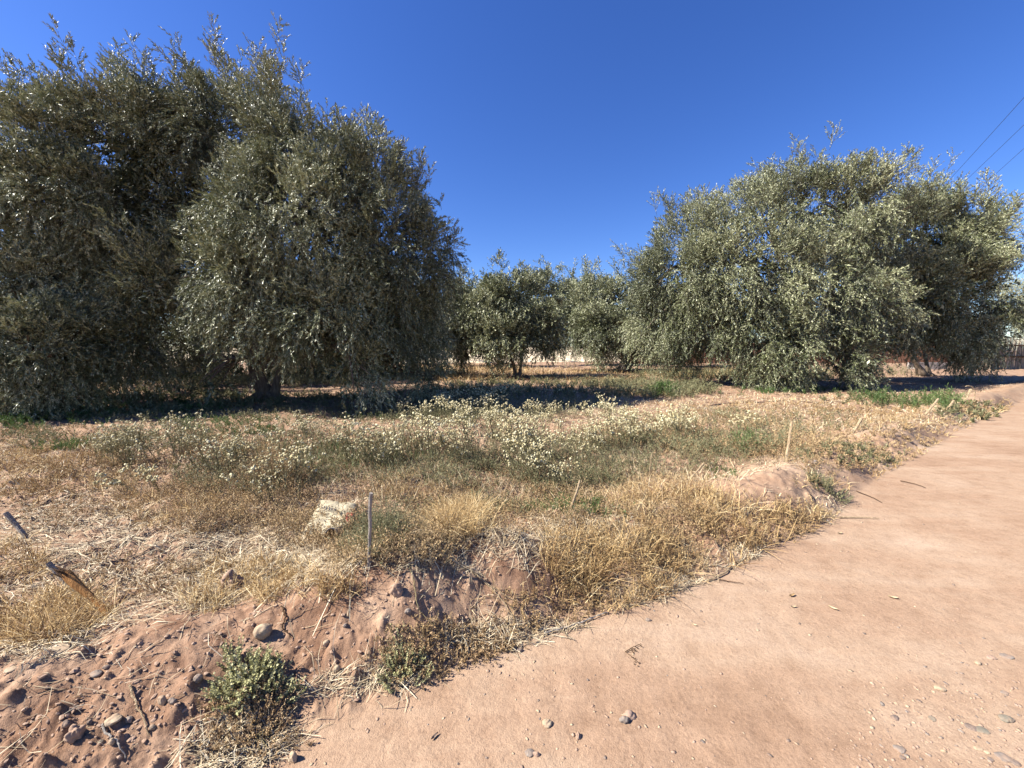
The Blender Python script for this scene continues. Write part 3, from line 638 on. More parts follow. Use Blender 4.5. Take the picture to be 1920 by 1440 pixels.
weed_layer('dry_weeds', 'dry brown twiggy weeds covering the bank and grove floor', BROWN, WEEDST, 80000, brown, 41, 12, .013, .0050, lean=.7, far=.2)
dull = [(640, 885, 180, 35, .8, .26), (860, 880, 150, 40, .8, .22), (1060, 880, 150, 45, .9, .24), (1230, 860, 170, 35, .9, .26), (1370, 838, 110, 25, .8, .25), (700, 1010, 60, 40, .7, .16), (440, 900, 130, 35, .5, .26), (930, 950, 80, 25, .4, .14),
        (1600, 855, 110, 22, .5, .10), (1820, 775, 60, 20, .7, .14), (1000, 730, 200, 16, .4, .3), (1240, 735, 100, 14, 1, .45), (1160, 730, 100, 16, .8, .4), (1330, 706, 140, 9, 1, .5), (300, 830, 130, 25, .6, .25), (850, 770, 200, 35, .5, .3),
        (1420, 800, 200, 30, .35, .2), (560, 840, 120, 30, .5, .25), (760, 700, 60, 12, .6, .3), (350, 790, 100, 14, .5, .12), (60, 820, 80, 20, .5, .15), (1680, 750, 140, 12, .3, .2), (760, 950, 100, 20, .3, .12), (700, 850, 450, 36, .35, .22), (1000, 860, 350, 40, .5, .22), (450, 770, 480, 30, .6, .20), (900, 760, 260, 30, .6, .3), (300, 715, 420, 16, .9, .5), (600, 705, 260, 12, .9, .5), (1560, 698, 280, 8, .9, .7), (1400, 712, 200, 9, .7, .5), (250, 745, 300, 14, .6, .25)]
weed_layer('dull_weeds', 'dull grey green weeds in the belt between bank and trees', OLIVEW, WEEDST, 46000, dull, 52, 13, .019, .0052, lean=.5, far=.18)
fresh = [(1060, 950, 90, 22, .7, .09), (40, 785, 60, 28, 1, .22), (1720, 758, 95, 11, 1, .42), (1640, 752, 60, 9, .8, .35), (640, 870, 150, 26, .35, .28), (1400, 838, 28, 16, 1, .3), (1240, 742, 22, 8, 1, .4), (480, 810, 90, 14, .7, .12), (180, 790, 60, 14, .6, .2),
         (130, 840, 60, 14, .5, .16), (1350, 890, 40, 12, .6, .08), (1130, 960, 60, 16, .5, .08), (700, 780, 90, 12, .3, .2), (260, 765, 200, 16, .5, .16), (420, 800, 120, 16, .7, .16), (60, 770, 70, 24, .9, .25), (1450, 735, 120, 8, .4, .2), (300, 700, 120, 8, .6, .2), (560, 690, 80, 6, .5, .3)]
weed_layer('green_weeds', 'fresh green feathery weeds in patches under and beside the trees', GREEN, OLIVEW, 34000, fresh, 63, 16, .022, .004, lean=.4, spread=.7)

# --- straw and litter lying about
g = np.random.default_rng(71)
strawz = [(1450, 775, 420, 38, 1), (400, 1040, 320, 70, .9), (860, 1030, 160, 50, .9), (150, 1000, 220, 80, .8), (1100, 1010, 130, 40, .9), (450, 1400, 120, 60, .7), (620, 1290, 60, 20, .5), (1350, 1050, 130, 40, .6), (1560, 960, 80, 30, .5), (1260, 1110, 120, 40, .7), (980, 1190, 150, 30, .9), (700, 1040, 300, 40, .6), (1020, 930, 300, 60, .4), (200, 850, 250, 50, .9), (600, 880, 400, 60, .6), (1200, 850, 300, 50, .6), (880, 690, 200, 14, .6), (700, 1270, 90, 22, .6),
          (60, 1220, 130, 16, .7)]
def ex(x, y, px, py):
    d = dist_edge(x, y); return np.where(d > .8, .34, .022), np.full(len(x), .1)
def straws(n, ells, seed, lmin, lmax, wid, name, label, mat, extra=None, patch=.7, road=False, va_lo=0, va_hi=1):
    g = np.random.default_rng(seed)
    x, y, z, hh, px, py = pick(n, 1.0, 34, ells, g, patch, .3, extra)
    m = len(x); print(name, m)
    L = (lmin + (lmax - lmin) * g.random(m) ** 2.2); az = g.random(m) * 3.1416; az = np.where(g.random(m) < .35, .35 + g.normal(size=m) * .35, az)
    dist = np.hypot(x, y); bend = g.normal(size=m) * .12
    rows = []; w = (wid * (.6 + .9 * g.random(m)) * (1 + .28 * np.maximum(dist - 2, 0)))
    lift = .004 + .018 * g.random(m) ** 2
    for t_, ws in ((-.5, .8), (-.17, 1), (.17, .9), (.5, .4)):
        cx = x + np.cos(az) * L * t_ - np.sin(az) * L * bend * (4 * t_ * t_); cy = y + np.sin(az) * L * t_ + np.cos(az) * L * bend * (4 * t_ * t_)
        cz = height(cx, cy) + lift * (1 + .8 * np.sin(t_ * 5 + x * 40)) + .10 * L * g.random(m) * (g.random(m) < .25)
        c = np.stack((cx, cy, cz), 1); sd = np.stack((-np.sin(az), np.cos(az), g.normal(size=m) * .3), 1) * (w * ws * .5)[:, None]
        rows += [c - sd, c + sd]
    V = np.stack(rows, 1).reshape(-1, 3); b0 = (np.arange(m) * 8)[:, None] + np.arange(3)[None] * 2
    Q = np.stack((b0, b0 + 1, b0 + 3, b0 + 2), -1).reshape(-1, 4)
    A = Acc(); A.add(V, Q, None, 0, np.repeat(np.clip(va_lo + (va_hi - va_lo) * g.random(m), 0, 1), 8))
    return tag(A.build(name, (mat,)), label, 'litter', None, 'stuff')
straws(330000, strawz, 72, .02, .22, .0024, 'straw_litter', 'pale broken straw lying over the soil', STRAW, ex)
straws(26000, [(400, 1040, 300, 70, .8), (860, 1040, 160, 40, .7), (150, 1010, 200, 70, .6), (1110, 1000, 130, 40, .6), (1000, 1190, 150, 20, .5), (1450, 775, 400, 34, .5), (700, 1060, 250, 30, .4)], 74, .16, .5, .0034, 'long_straw', 'long pale straw stalks lying crisscross over the soil', STRAW, None, .7, False, .35, 1)
# stubble: short upright cut stalks
x, y, z, hh, px, py = pick(60000, 1.2, 30, [(1450, 775, 420, 38, .7, .10), (300, 1040, 330, 90, .35, .07), (1100, 990, 250, 50, .3, .08), (200, 870, 250, 60, .6, .10), (600, 900, 400, 70, .5, .14), (1050, 900, 350, 60, .4, .14), (860, 690, 200, 14, .6, .3)], g, .8, .3)
A = Acc(); dist = np.hypot(x, y); blades(A, x, y, z, hh * (.4 + g.random(len(x))), .0025 + .0010 * dist, g, .8, .4)
tag(A.build('stubble_grass', (STRAW,)), 'short pale cut stubble standing in the grove floor', 'grass', None, 'stuff')

# --- stones and soil lumps
def ico(sub):
    import bmesh
    bm = bmesh.new(); bmesh.ops.create_icosphere(bm, subdivisions=sub, radius=1)
    V = np.array([v.co[:] for v in bm.verts]); T = np.array([[v.index for v in f.verts] for f in bm.faces]); bm.free(); return V, T
I1, T1 = ico(1); I2, T2 = ico(2); I4, T4 = ico(4)
def lumps(name, label, mats, n, seed, wfun, smin, smax, flat=.65, power=3, I=I2, T=T2, sink=.3, ang=.25, r0=.9, r1=14, cat='stones', mi=None, smooth=True):
    g = np.random.default_rng(seed); x, y, z, px, py = scatter(n, r0, r1, g)
    k = g.random(n) < wfun(x, y, px, py); x, y, z = x[k], y[k], z[k]; m = len(x); print(name, m)
    s = (smin + (smax - smin) * g.random(m) ** power) * (1 + .05 * np.hypot(x, y))
    S = s[:, None] * np.stack((.8 + .7 * g.random(m), .6 + .4 * g.random(m), flat * (.6 + .6 * g.random(m))), 1)
    az = g.random(m) * 6.283; ca, sa = np.cos(az), np.sin(az)
    def_ = 1 + ang * g.normal(size=(m, len(I), 1)) * .45
    P = I[None] * def_ * S[:, None]
    X = P[..., 0] * ca[:, None] - P[..., 1] * sa[:, None]; Y = P[..., 0] * sa[:, None] + P[..., 1] * ca[:, None]
    V = np.stack((X + x[:, None], Y + y[:, None], P[..., 2] + (z + S[:, 2] * (1 - 2 * sink) * .5)[:, None]), -1).reshape(-1, 3)
    TT = (T[None] + (np.arange(m) * len(I))[:, None, None]).reshape(-1, 3)
    mid = np.repeat(g.integers(0, len(mats), m) if mi is None else g.choice(len(mats), m, p=mi), len(T))
    o = mesh_np(name, V, None, TT, mats, mid, smooth)
    return tag(o, label, cat, None, 'stuff')
def wclod(x, y, px, py):
    d = dist_edge(x, y); w = sstep(.0, .15, d) * (1 - .75 * sstep(.9, 1.6, d)) * .55
    w = w * np.clip(.7 + 2.6 * fbm(x, y, .5, 3, 14.0), .04, 1)
    a, _ = zone(px, py, [(150, 1340, 260, 110, 1), (1300, 860, 120, 22, 1), (560, 1190, 60, 60, .8), (850, 1120, 40, 60, .5)]); return np.maximum(w, a * .9)
lumps('soil_crumbs', 'crumbled reddish soil lumps on the bank', (ST_CLOD,), 120000, 81, wclod, .0012, .010, .7, 4, I1, T1, .3, .45, smooth=False, cat='soil')
def wlit(x, y, px, py):
    d = dist_edge(x, y); return sstep(.1, -.1, d) * (.10 + .5 * np.exp(-np.abs(d) / .35)) * np.clip(.8 + 2 * fbm(x, y, .7, 2, 33.0), 0, 1)
lumps('fallen_leaves', 'small dry leaf flakes and chaff scattered over the road', (ST_PALE, ST_DARK, ST_CLOD), 9000, 84, wlit, .002, .009, .16, 2, I1, T1, .1, .3, r1=12, cat='litter', mi=[.5, .25, .25])
def wgrav(x, y, px, py):
    a, _ = zone(px, py, [(1800, 1380, 220, 130, .9), (1850, 1220, 160, 60, .35), (250, 1350, 200, 90, .35)])
    return np.maximum(a * np.clip(.5 + 1.5 * fbm(x, y, .6, 3, 17.0), 0, 1), .035)
lumps('gravel', 'small mixed gravel scattered on the road and bank', (ST_GREY, ST_DARK, ST_PALE, ST_PINK, ST_CLOD), 60000, 82, wgrav, .0018, .009, .5, 2.2, I1, T1, .45, .18, mi=[.15, .1, .15, .3, .3])

# ------------------------------------------------------------------ flowering weeds
def GH(px, py):                             # the ground point seen at a photo point
    z = 0.0
    for _ in range(8):
        p = G(px, py, z); z = .5 * z + .5 * float(height(p[0], p[1]))
    p[2] = float(height(p[0], p[1])); return p
OCT = (np.array([(1, 0, 0), (-1, 0, 0), (0, 1, 0), (0, -1, 0), (0, 0, 1), (0, 0, -1)], float), np.array([(0, 2, 4), (2, 1, 4), (1, 3, 4), (3, 0, 4), (2, 0, 5), (1, 2, 5), (3, 1, 5), (0, 3, 5)]))
def puffs(acc, P, r, g, I, T):
    n = len(P); r = np.broadcast_to(r, (n,)) * (.65 + .6 * g.random(n))
    V = (P[:, None] + I[None] * r[:, None, None] * (1 + .22 * g.normal(size=(n, len(I), 1)))).reshape(-1, 3)
    TT = (T[None] + (np.arange(n) * len(I))[:, None, None]).reshape(-1, 3)
    acc.add(V, None, TT, 0, np.repeat(g.random(n), len(I)))
def flower_plant(seed, nst, h, I=I1, T=T1, npf=12, nl=26, puff=.0105):
    g = np.random.default_rng(seed); st = Acc(); fl = Acc()
    Dn = unit(np.stack((g.normal(size=nst) * .22, g.normal(size=nst) * .22, np.ones(nst)), 1)); L = h * (.7 + .4 * g.random(nst))
    S = g.normal(size=(nst, 3)) * (.03, .03, 0) - np.array((0, 0, .02))
    pos = twigs(st, S, Dn, L, .03, nl, .042, .006, g, .006, .8, 0, 1, 4, .05, .55)
    tips = pos(np.ones((nst, 1)))[:, 0]; sub = pos(.55 + .35 * g.random((nst, 1)))[:, 0]
    nb = 4; B = np.repeat(sub, nb, 0); E = np.repeat(tips, nb, 0) + g.normal(size=(nst * nb, 3)) * (.042, .042, .030) - np.array((0, 0, .02))
    d = E - B; twigs(st, B, unit(d), np.linalg.norm(d, axis=1), 0.0, 4, .015, .003, g, .003, .7)
    C = np.repeat(E, 2 if npf < 20 else 4, 0); C = C + g.normal(size=C.shape) * (.014, .014, .009)
    puffs(fl, C, puff, g, I, T)
    return st, fl
variants = []
for i in range(12):
    st, fl = flower_plant(500 + i, 2 + i % 5, .36 + .05 * (i % 5))
    variants.append((st.build('flowering_weed', (OLIVEW, WEEDST), link=False), fl.build('blossom', (PUFF,), link=False)))
low = [flower_plant(700 + i, 4 + i % 3, .36 + .03 * (i % 4), OCT[0], OCT[1], 12, 14, .0135) for i in range(5)]
g = np.random.default_rng(91)
fz = [(280, 858, 120, 24, 1.1), (390, 880, 120, 22, 1.1), (490, 912, 70, 26, .5), (600, 856, 100, 20, .9), (730, 866, 100, 24, .8), (560, 822, 60, 12, .6), (830, 850, 90, 35, .7), (960, 835, 90, 30, .7), (1050, 850, 120, 40, .4), (1160, 825, 110, 26, .4), (1000, 790, 120, 22, .6),
      (850, 775, 110, 25, 1), (1240, 815, 100, 20, .7), (1030, 905, 70, 22, .6), (1350, 812, 110, 18, .35), (1130, 790, 100, 16, .8), (930, 745, 120, 12, .8), (540, 930, 60, 25, .3)]
x, y, z, hh, px, py = pick(3600, 4, 15, fz, g, 1.1, .38)
order = np.argsort(np.hypot(x, y)); x, y, z, px, py = (a[order] for a in (x, y, z, px, py)); print('flowers', len(x))
from mathutils import Matrix, Euler
def put(root_me, kid_me, loc, tilt, az, sc, label, group, name='flowering_weed', tdir=(-1, .15)):
    o = bpy.data.objects.new(name, root_me); col.objects.link(o)
    ax = (-tdir[1], tdir[0], 0)
    o.matrix_world = Matrix.Translation(loc) @ Matrix.Rotation(tilt, 4, ax) @ Matrix.Rotation(az, 4, 'Z') @ Matrix.Scale(sc, 4)
    c = bpy.data.objects.new('blossom', kid_me); col.objects.link(c); c.parent = o
    return tag(o, label, 'flowering weed', group)
rest = Acc(); rest_f = Acc()
for i in range(len(x)):
    sc = .55 + .75 * g.random() ** 1.3; az = g.random() * 6.28; tilt = .06 + .22 * g.random()
    if i < 290:
        if px[i] < 540: lab, gp = 'cream topped weed in the leftmost patch of white flowers', 'white flowering weeds of the left patch'
        elif px[i] < 890: lab, gp = 'cream topped weed in the flower patch right before the largest olive tree', 'white flowering weeds before the largest olive tree'
        elif px[i] < 1120: lab, gp = 'cream topped weed in the flower patch right of the largest tree, below its shadow', 'white flowering weeds at the end of the tree shadow'
        else: lab, gp = 'cream topped weed in the rightmost, thinner patch of white flowers', 'white flowering weeds of the right patch'
        a, b_ = variants[int(g.integers(0, 12))]
        put(a, b_, (x[i], y[i], z[i]), tilt, az, sc, lab, gp)
    else:
        st, fl = low[int(g.integers(0, 5))]
        M = np.array((Matrix.Translation((x[i], y[i], z[i])) @ Matrix.Rotation(tilt, 4, (-.15, -1, 0)) @ Matrix.Rotation(az, 4, 'Z') @ Matrix.Scale(sc, 4)))
        for src, dst in ((st, rest), (fl, rest_f)):
            V = np.concatenate(src.V) @ M[:3, :3].T + M[:3, 3]; A0 = np.concatenate(src.A)
            Qs = np.concatenate(src.Q) if src.Q else None; Ts = np.concatenate(src.T) if src.T else None
            dst.add(V, Qs, Ts, 0, A0)
if rest.V:
    tag(rest.build('weeds_far', (OLIVEW,)), 'far grey green stems of the white flowering weeds', 'weeds', None, 'stuff')
    tag(rest_f.build('flowers_far', (PUFF,)), 'far cream seed heads of the white flowering weeds', 'flowers', None, 'stuff')
for (bx, by), (tx, ty), v, lab in (((262, 930), (196, 880), 1, 'lone leaning flowering weed on bare soil, left one of the two tallest stems'),
                                 ((278, 935), (238, 884), 3, 'lone leaning flowering weed on bare soil, right one of the two tallest stems'),
                                 ((300, 930), (265, 882), 2, 'low flowering weed just right of the two leaning lone stems')):
    p = GH(bx, by); e = D(tx, ty, p[1]); L = np.linalg.norm(e - p); tl = math.atan2(abs(e[0] - p[0]), e[2] - p[2])
    st, fl = flower_plant(900 + v, 2 if v != 2 else 4, .42, npf=24, puff=.013); 
    a = st.build('flowering_weed', (OLIVEW, WEEDST), link=False); b_ = fl.build('blossom', (PUFF,), link=False)
    put(a, b_, tuple(p), tl, .5, 1.15 * L / .42, lab, None)

# ------------------------------------------------------------------ shrubs that stand out
def shrub(name, label, px, py, wpx, hm, n, ll, lw, nleaf, tl, mat, stem, seed, up_=.3, curl=-.4, cat='shrub', stemw=.004, flat=.8, sweep=(0, 0)):
    p = GH(px, py); g = np.random.default_rng(seed); R_ = wpx * (p[1] * cp + (CH - p[2]) * sp) / FPX / 2
    az = g.random(n) * 6.283; rr = np.sqrt(g.random(n)); 
    R_ = R_ * (.85 + .3 * np.sin(az * 3 + seed) + .2 * np.sin(az * 5 + seed * 2)) * 1.12
    S = np.stack((np.cos(az) * rr * R_, np.sin(az) * rr * R_ * flat, hm * .55 * (1 - rr ** 2) * g.random(n)), 1)
    S = S + p; S[:, 2] = height(S[:, 0], S[:, 1]) + hm * (.75 * (1 - rr ** 1.8)) * (.25 + .75 * g.random(n))
    Dn = unit(np.stack((np.cos(az) * rr * .9 + sweep[0], np.sin(az) * rr * .9 + sweep[1], up_ + .5 * g.random(n)), 1) + g.normal(size=(n, 3)) * .25)
    root = empty(name, p, label, cat)
    A = Acc(); twigs(A, S, Dn, tl * (.6 + .7 * g.random(n)), curl, nleaf, ll, lw, g, 0, 1.1, 0, 0, 3, .0, .8, fold=.15)
    A.build('foliage', (mat,), root, origin=p)
    A = Acc(); d = S - (p - np.array((0, 0, .02))); L = np.linalg.norm(d, axis=1); k = g.random(n) < .5
    twigs(A, np.repeat(p[None], k.sum(), 0), unit(d[k]), L[k], 0, 1, .001, .001, g, stemw, .3, 1, 0, 3)
    A.build('stem', (stem, stem), root, origin=p)
    return root
shrub('saltbush', 'pale green curly leaved low bush on the bank beside the dirt road', 470, 1278, 124, .03, 250, .012, .012, 18, .055, SALT, WEEDST, 1, up_=.12, flat=.62)
shrub('saltbush', 'small pale green bush at the road edge among brown dry weeds', 755, 1254, 70, .03, 110, .010, .008, 20, .05, SALT, WEEDST, 2)
shrub('saltbush', 'half dried low bush between the curly green bush and the bottom edge', 478, 1368, 110, .03, 170, .009, .006, 22, .06, BROWN, WEEDST, 3)
shrub('saltbush', 'tiny grey green bush on the pale bank right of the golden grass', 1548, 915, 55, .07, 110, .014, .009, 22, .08, OLIVEW, WEEDST, 4)
shrub('dry_bush', 'rounded golden dry bush right of the upright post', 868, 1000, 90, .26, 900, .008, .003, 14, .16, GOLD, GOLD, 5, .9, .0, 'bush', .0025)
shrub('dry_bush', 'dry brown olive bush wrapping the foot of the upright post', 715, 1032, 110, .22, 700, .010, .005, 16, .14, OLIVEW, WEEDST, 6, .9, .0, 'bush', .0025)
shrub('green_bush', 'small bright green bush in the shade edge left of the broad olive tree', 1243, 742, 34, .5, 160, .07, .03, 12, .3, GREEN, OLIVEW, 7, .7, .1, 'bush')
shrub('dry_bush', 'brown dry seed plant between the left flower patch and the middle flower patch', 515, 905, 90, .42, 500, .02, .008, 12, .25, BROWN, WEEDST, 8, .9, .05, 'bush')

# ------------------------------------------------------------------ stakes, canes, twigs
def bentpts(p, e, n=9, bend=.03, g=None, sag=0):
    s = np.linspace(0, 1, n)[:, None]; d = e - p; L = np.linalg.norm(d); o = unit(np.cross(d, (0.3, .2, 1.)))
    return p + d * s + o * (np.sin(s * 3.14159) * bend * L) + (g.normal(size=(n, 3)) * .004 * min(L, 1) if g is not None else 0) + np.array((0, 0, sag)) * np.sin(s * 3.14159)
def stick(name, label, cat, mat, b_, t_, r0, r1, bend=.03, seed=1, dy=0.0, group=None, sides=8, rough=.12):
    p = GH(*b_); e = D(t_[0], t_[1], p[1] + dy); g = np.random.default_rng(seed)
    dn = unit(e - p); A = Acc(); pts = bentpts(p - dn * .08, e, 9, bend, g)
    tube(pts, np.linspace(r0, r1, 9), sides, A, 0, .5, rough, seed)
    return tag(A.build(name, (mat,), smooth=False, origin=p), label, cat, group)
def lying(name, label, cat, mat, pts_px, r, lift=.008, seed=1, rough=.12, group=None):
    P = np.array([GH(*q) for q in pts_px]); s = np.linspace(0, len(P) - 1, 5 * len(P)); k = np.arange(len(P))
    C = np.stack([np.interp(s, k, P[:, i]) for i in range(3)], 1); g = np.random.default_rng(seed)
    w = np.ones(5) / 5; C2 = C.copy()
    for i in range(3): C2[2:-2, i] = np.convolve(C[:, i], w, 'valid')
    C2[:, :2] += g.normal(size=(len(C2), 2)) * .0025
    C2[:, 2] = height(C2[:, 0], C2[:, 1]) + lift + r; C2[1:-1, 2] = (C2[:-2, 2] + C2[1:-1, 2] * 2 + C2[2:, 2]) / 4 + .003
    A = Acc(); tube(C2, r * np.linspace(1.1, .55, len(C2)), 6, A, 0, .5, rough, seed)
    return tag(A.build(name, (mat,), origin=P[0]), label, cat, group)
# the split orange cane
p = GH(202, 1158); e = D(127, 1074, p[1] + .02); root = empty('split_cane', p, 'thick orange brown split cane leaning left with dark torn top', 'cane')
s = np.linspace(0, 1, 14)[:, None]; ax = p - unit(e - p) * .06 + (e - p + unit(e - p) * .06) * s + np.array((.012, 0, 0)) * np.sin(s * 5)
A = Acc(); U = unit(np.cross(e - p, (0, 1, 0))); W = unit(np.cross(e - p, U)); an = np.linspace(-.2, math.pi + .2, 9)
w = .021 + .005 * np.sin(s * 9) + .004 * (s > .5)
outer = ax[:, None] + w[..., None] * (np.cos(an)[None, :, None] * U + .62 * np.sin(an)[None, :, None] * W)
inner = ax[:, None] + (w[..., None] * .78) * (np.cos(an)[None, :, None] * U + .62 * np.sin(an)[None, :, None] * W)
V = np.concatenate((outer.reshape(-1, 3), inner.reshape(-1, 3))); n_, k_ = 14, 9
i, j = np.meshgrid(np.arange(n_ - 1), np.arange(k_ - 1), indexing='ij'); Q = np.stack((i * k_ + j, i * k_ + j + 1, (i + 1) * k_ + j + 1, (i + 1) * k_ + j), -1).reshape(-1, 4)
i = np.arange(n_ - 1); off = n_ * k_
E1 = np.stack((i * k_, (i + 1) * k_, (i + 1) * k_ + off, i * k_ + off), -1); E2 = np.stack((i * k_ + k_ - 1, i * k_ + k_ - 1 + off, (i + 1) * k_ + k_ - 1 + off, (i + 1) * k_ + k_ - 1), -1)
j = np.arange(k_ - 1); b0 = (n_ - 1) * k_; E3 = np.stack((b0 + j, b0 + j + 1, b0 + j + 1 + off, b0 + j + off), -1)
A.add(V, np.concatenate((Q, Q[:, ::-1] + off, E1, E2, E3))); A.build('shaft', (CANE,), root, origin=p)
A = Acc(); g = np.random.default_rng(4)
for i in range(11):
    q = e + U * g.uniform(-.026, .026) + W * g.uniform(0, .015); d = np.array((-.06 * g.random() - .005, g.normal() * .02, .02 + .025 * g.random()))
    tube(np.stack((q - unit(e - p) * .015, q + d * .5, q + d)), (.006, .004, .0015), 5, A)
A.build('torn_top', (DARKW,), root, origin=p)
stick('weathered_stick', 'short grey weathered stick behind the orange split cane', 'stick', WOODG, (130, 1102), (90, 1056), .014, .013, .02, 2)
stick('weathered_stick', 'grey weathered stick at the left edge above the orange split cane', 'stick', WOODG, (50, 1012), (10, 962), .013, .016, .03, 3)
stick('wooden_post', 'thin upright grey wooden post right of the crumpled sack', 'post', WOODG, (692, 1058), (695, 924), .008, .010, .01, 4)
stick('cane_stake', 'leaning brown cane stake in the middle, right of the golden bush', 'stake', WOODP, (1063, 962), (1087, 900), .013, .008, .05, 5, .12, 'cane stakes along the bank')
stick('cane_stake', 'slanting pale cane stake between the moist pit and the golden grass', 'stake', WOODP, (1284, 908), (1320, 868), .011, .008, .03, 6, .1, 'cane stakes along the bank')
stick('cane_stake', 'nearly upright pale stake behind the pale earth mound', 'stake', WOODP, (1475, 868), (1485, 790), .017, .013, .02, 7, .1, 'cane stakes along the bank')
stick('cane_stake', 'slanting whitish stake with pointed foot right of the nearly upright one', 'stake', WOODP, (1596, 815), (1615, 785), .012, .024, .02, 8, .1, 'cane stakes along the bank')
stick('cane_stake', 'left one of the two pale slanting stakes before the green ferny weeds', 'stake', WOODP, (1732, 780), (1759, 748), .022, .018, .03, 9, .1, 'cane stakes along the bank')
stick('cane_stake', 'right one of the two pale slanting stakes before the green ferny weeds', 'stake', WOODP, (1772, 771), (1788, 751), .020, .017, .02, 10, .1, 'cane stakes along the bank')
stick('cane_stake', 'farthest yellowish stake at the right end of the green ferny weeds', 'stake', WOODP, (1804, 757), (1821, 730), .028, .028, .02, 11, .1, 'cane stakes along the bank')
stick('thin_stem', 'thin pale upright stem in front of the moist brown pit', 'stem', WOODP, (1220, 898), (1223, 848), .008, .004, .04, 12)
p = GH(1812, 757); A = Acc(); t_ = np.linspace(-.4, 3.5, 22); rr = 18 * p[1] / FPX
pts = p + np.stack((np.sin(t_) * rr * .8, t_ * 0, (1 - np.cos(t_)) * rr * 1.0 - .02), 1)
tube(pts, .011, 6, A); tag(A.build('bent_reed', (WOODP,), origin=p), 'bent reed hoop rising behind the farthest yellowish stake', 'reed')
T_ = [('dry_cane', 'pale dry cane lying on the bank, upper of the two at bottom left', 'cane', WOODP, [(242, 1290), (262, 1335), (281, 1378)], .0036),
      ('dry_cane', 'grey brown dry cane lying on the bank, lower of the two at bottom left', 'cane', WOODG, [(190, 1362), (214, 1390), (236, 1426)], .0036),
      ('dry_branch', 'bleached curved branch lying where golden grass meets the road', 'branch', WOODP, [(1328, 1090), (1360, 1078), (1372, 1060), (1395, 1048)], .006),
      ('dry_stalk', 'long pale dry stalk lying across the saddle between the two mounds', 'stalk', WOODP, [(862, 1060), (905, 1090), (945, 1130), (968, 1172)], .0036),
      ('dry_stalk', 'second pale stalk forking to the right over the mounds saddle', 'stalk', WOODP, [(880, 1070), (925, 1105), (975, 1135), (998, 1145)], .0028),
      ('dry_vine', 'thin brown dry vine curling down the face of the left mound', 'vine', WEEDST, [(768, 1064), (778, 1110), (782, 1140), (805, 1168), (850, 1208)], .0022),
      ('dry_stalk', 'pale straw stalk lying right of the upright post', 'stalk', WOODP, [(720, 942), (765, 950), (815, 957)], .007),
      ('twig', 'dark bent twig on the bank edge beside the pale road, right of the tiny bush', 'twig', DARKW, [(1688, 903), (1712, 908), (1736, 916)], .005),
      ('twig', 'thin dark twig lying on the road edge below the tiny bush', 'twig', DARKW, [(1606, 922), (1630, 932), (1654, 944)], .004),
      ('twig', 'pale thin twig lying flat on the road right of the golden grass', 'twig', WOODP, [(1573, 972), (1605, 972), (1646, 974)], .006),
      ('twig', 'short pale twig slanting at the right end of the golden grass', 'twig', WOODG, [(1536, 966), (1546, 974), (1557, 984)], .007),
      ('twig', 'long thin brown twig lying along the road edge below the golden grass', 'twig', WOODG, [(1020, 1190), (1060, 1180), (1100, 1166), (1140, 1150)], .005),
      ('twig', 'pale root like twig along the road edge below the right mound', 'twig', WOODP, [(925, 1205), (965, 1203), (1000, 1196)], .004),
      ('twig', 'short dark twig on the road under the bleached curved branch', 'twig', DARKW, [(1347, 1089), (1370, 1093), (1392, 1096)], .003),
      ('irrigation_pipe', 'thin black irrigation pipe on straw in front of the broad olive tree', 'pipe', BLACK, [(1330, 762), (1400, 754), (1470, 752), (1560, 757), (1600, 753)], .012),
      ('dry_root', 'dark thin root running down the bank above the curly green bush', 'root', DARKW, [(528, 1140), (537, 1160), (528, 1180), (545, 1200)], .004)]
for k, (nm, lb, ct, mt, pts, r) in enumerate(T_): lying(nm, lb, ct, mt, pts, r, .004, 20 + k)
# seed twig on the road
p = GH(1172, 1224); A = Acc(); g = np.random.default_rng(8)
for q in ((1202, 1209), (1198, 1246), (1192, 1222)):
    e = GH(*q); P = np.stack((p, (p + e) / 2 + (0, 0, .004), e)) + (0, 0, .006); tube(P, .0015, 5, A)
    for i in range(7):
        c_ = P[0] + (P[2] - P[0]) * g.uniform(.45, 1) + g.normal(size=3) * (.010, .010, .001); A.add(c_ + I1 * .003, None, T1)
tag(A.build('seed_twig', (DARKW,), origin=p), 'tiny dark forked twig with seed capsules lying on the road', 'twig')
# dried leaf on the road
def dleaf(px, py, L, label, mat, az):
    p = GH(px, py); s = np.linspace(-1, 1, 9); V = []
    for u in s:
        w = .34 * L * math.cos(u * 1.45); 
        for v in (-1, -.4, .0, .4, 1): V.append((u * L * .5, v * w * .5, .10 * L + .16 * L * abs(v) ** 1.4 + .12 * L * u * u - .1 * L))
    V = np.array(V); c_, s_ = math.cos(az), math.sin(az); V = np.stack((V[:, 0] * c_ - V[:, 1] * s_, V[:, 0] * s_ + V[:, 1] * c_, V[:, 2] + .002), 1)
    Q = [(a * 5 + b, a * 5 + b + 1, a * 5 + b + 6, a * 5 + b + 5) for a in range(8) for b in range(4)]
    o = mesh_np('dried_leaf', V, Q, None, (mat,), None, True, {'v': np.full(len(V), .5)}); o.location = p; tag(o, label, 'leaf', 'dried leaves on the road')
dleaf(815, 1383, .035, 'grey curled dried leaf on the road left of the grey pebble pair', ST_GREY, .9)
dleaf(1485, 1118, .05, 'curled brown dried leaf with stalk in the middle of the road', BROWN, .4)
dleaf(1675, 1122, .05, 'pale beige dried leaf on the road, right one in the upper row', STRAW, -.5)
dleaf(1562, 1142, .045, 'pale folded dried leaf on the road below the upper row', STRAW, -.9)
dleaf(1488, 1139, .035, 'thin pale dried leaf just below the curled brown one', STRAW, 0.0)
dleaf(1302, 1173, .03, 'small pale dried leaf near the grass on the road', STRAW, -.6)
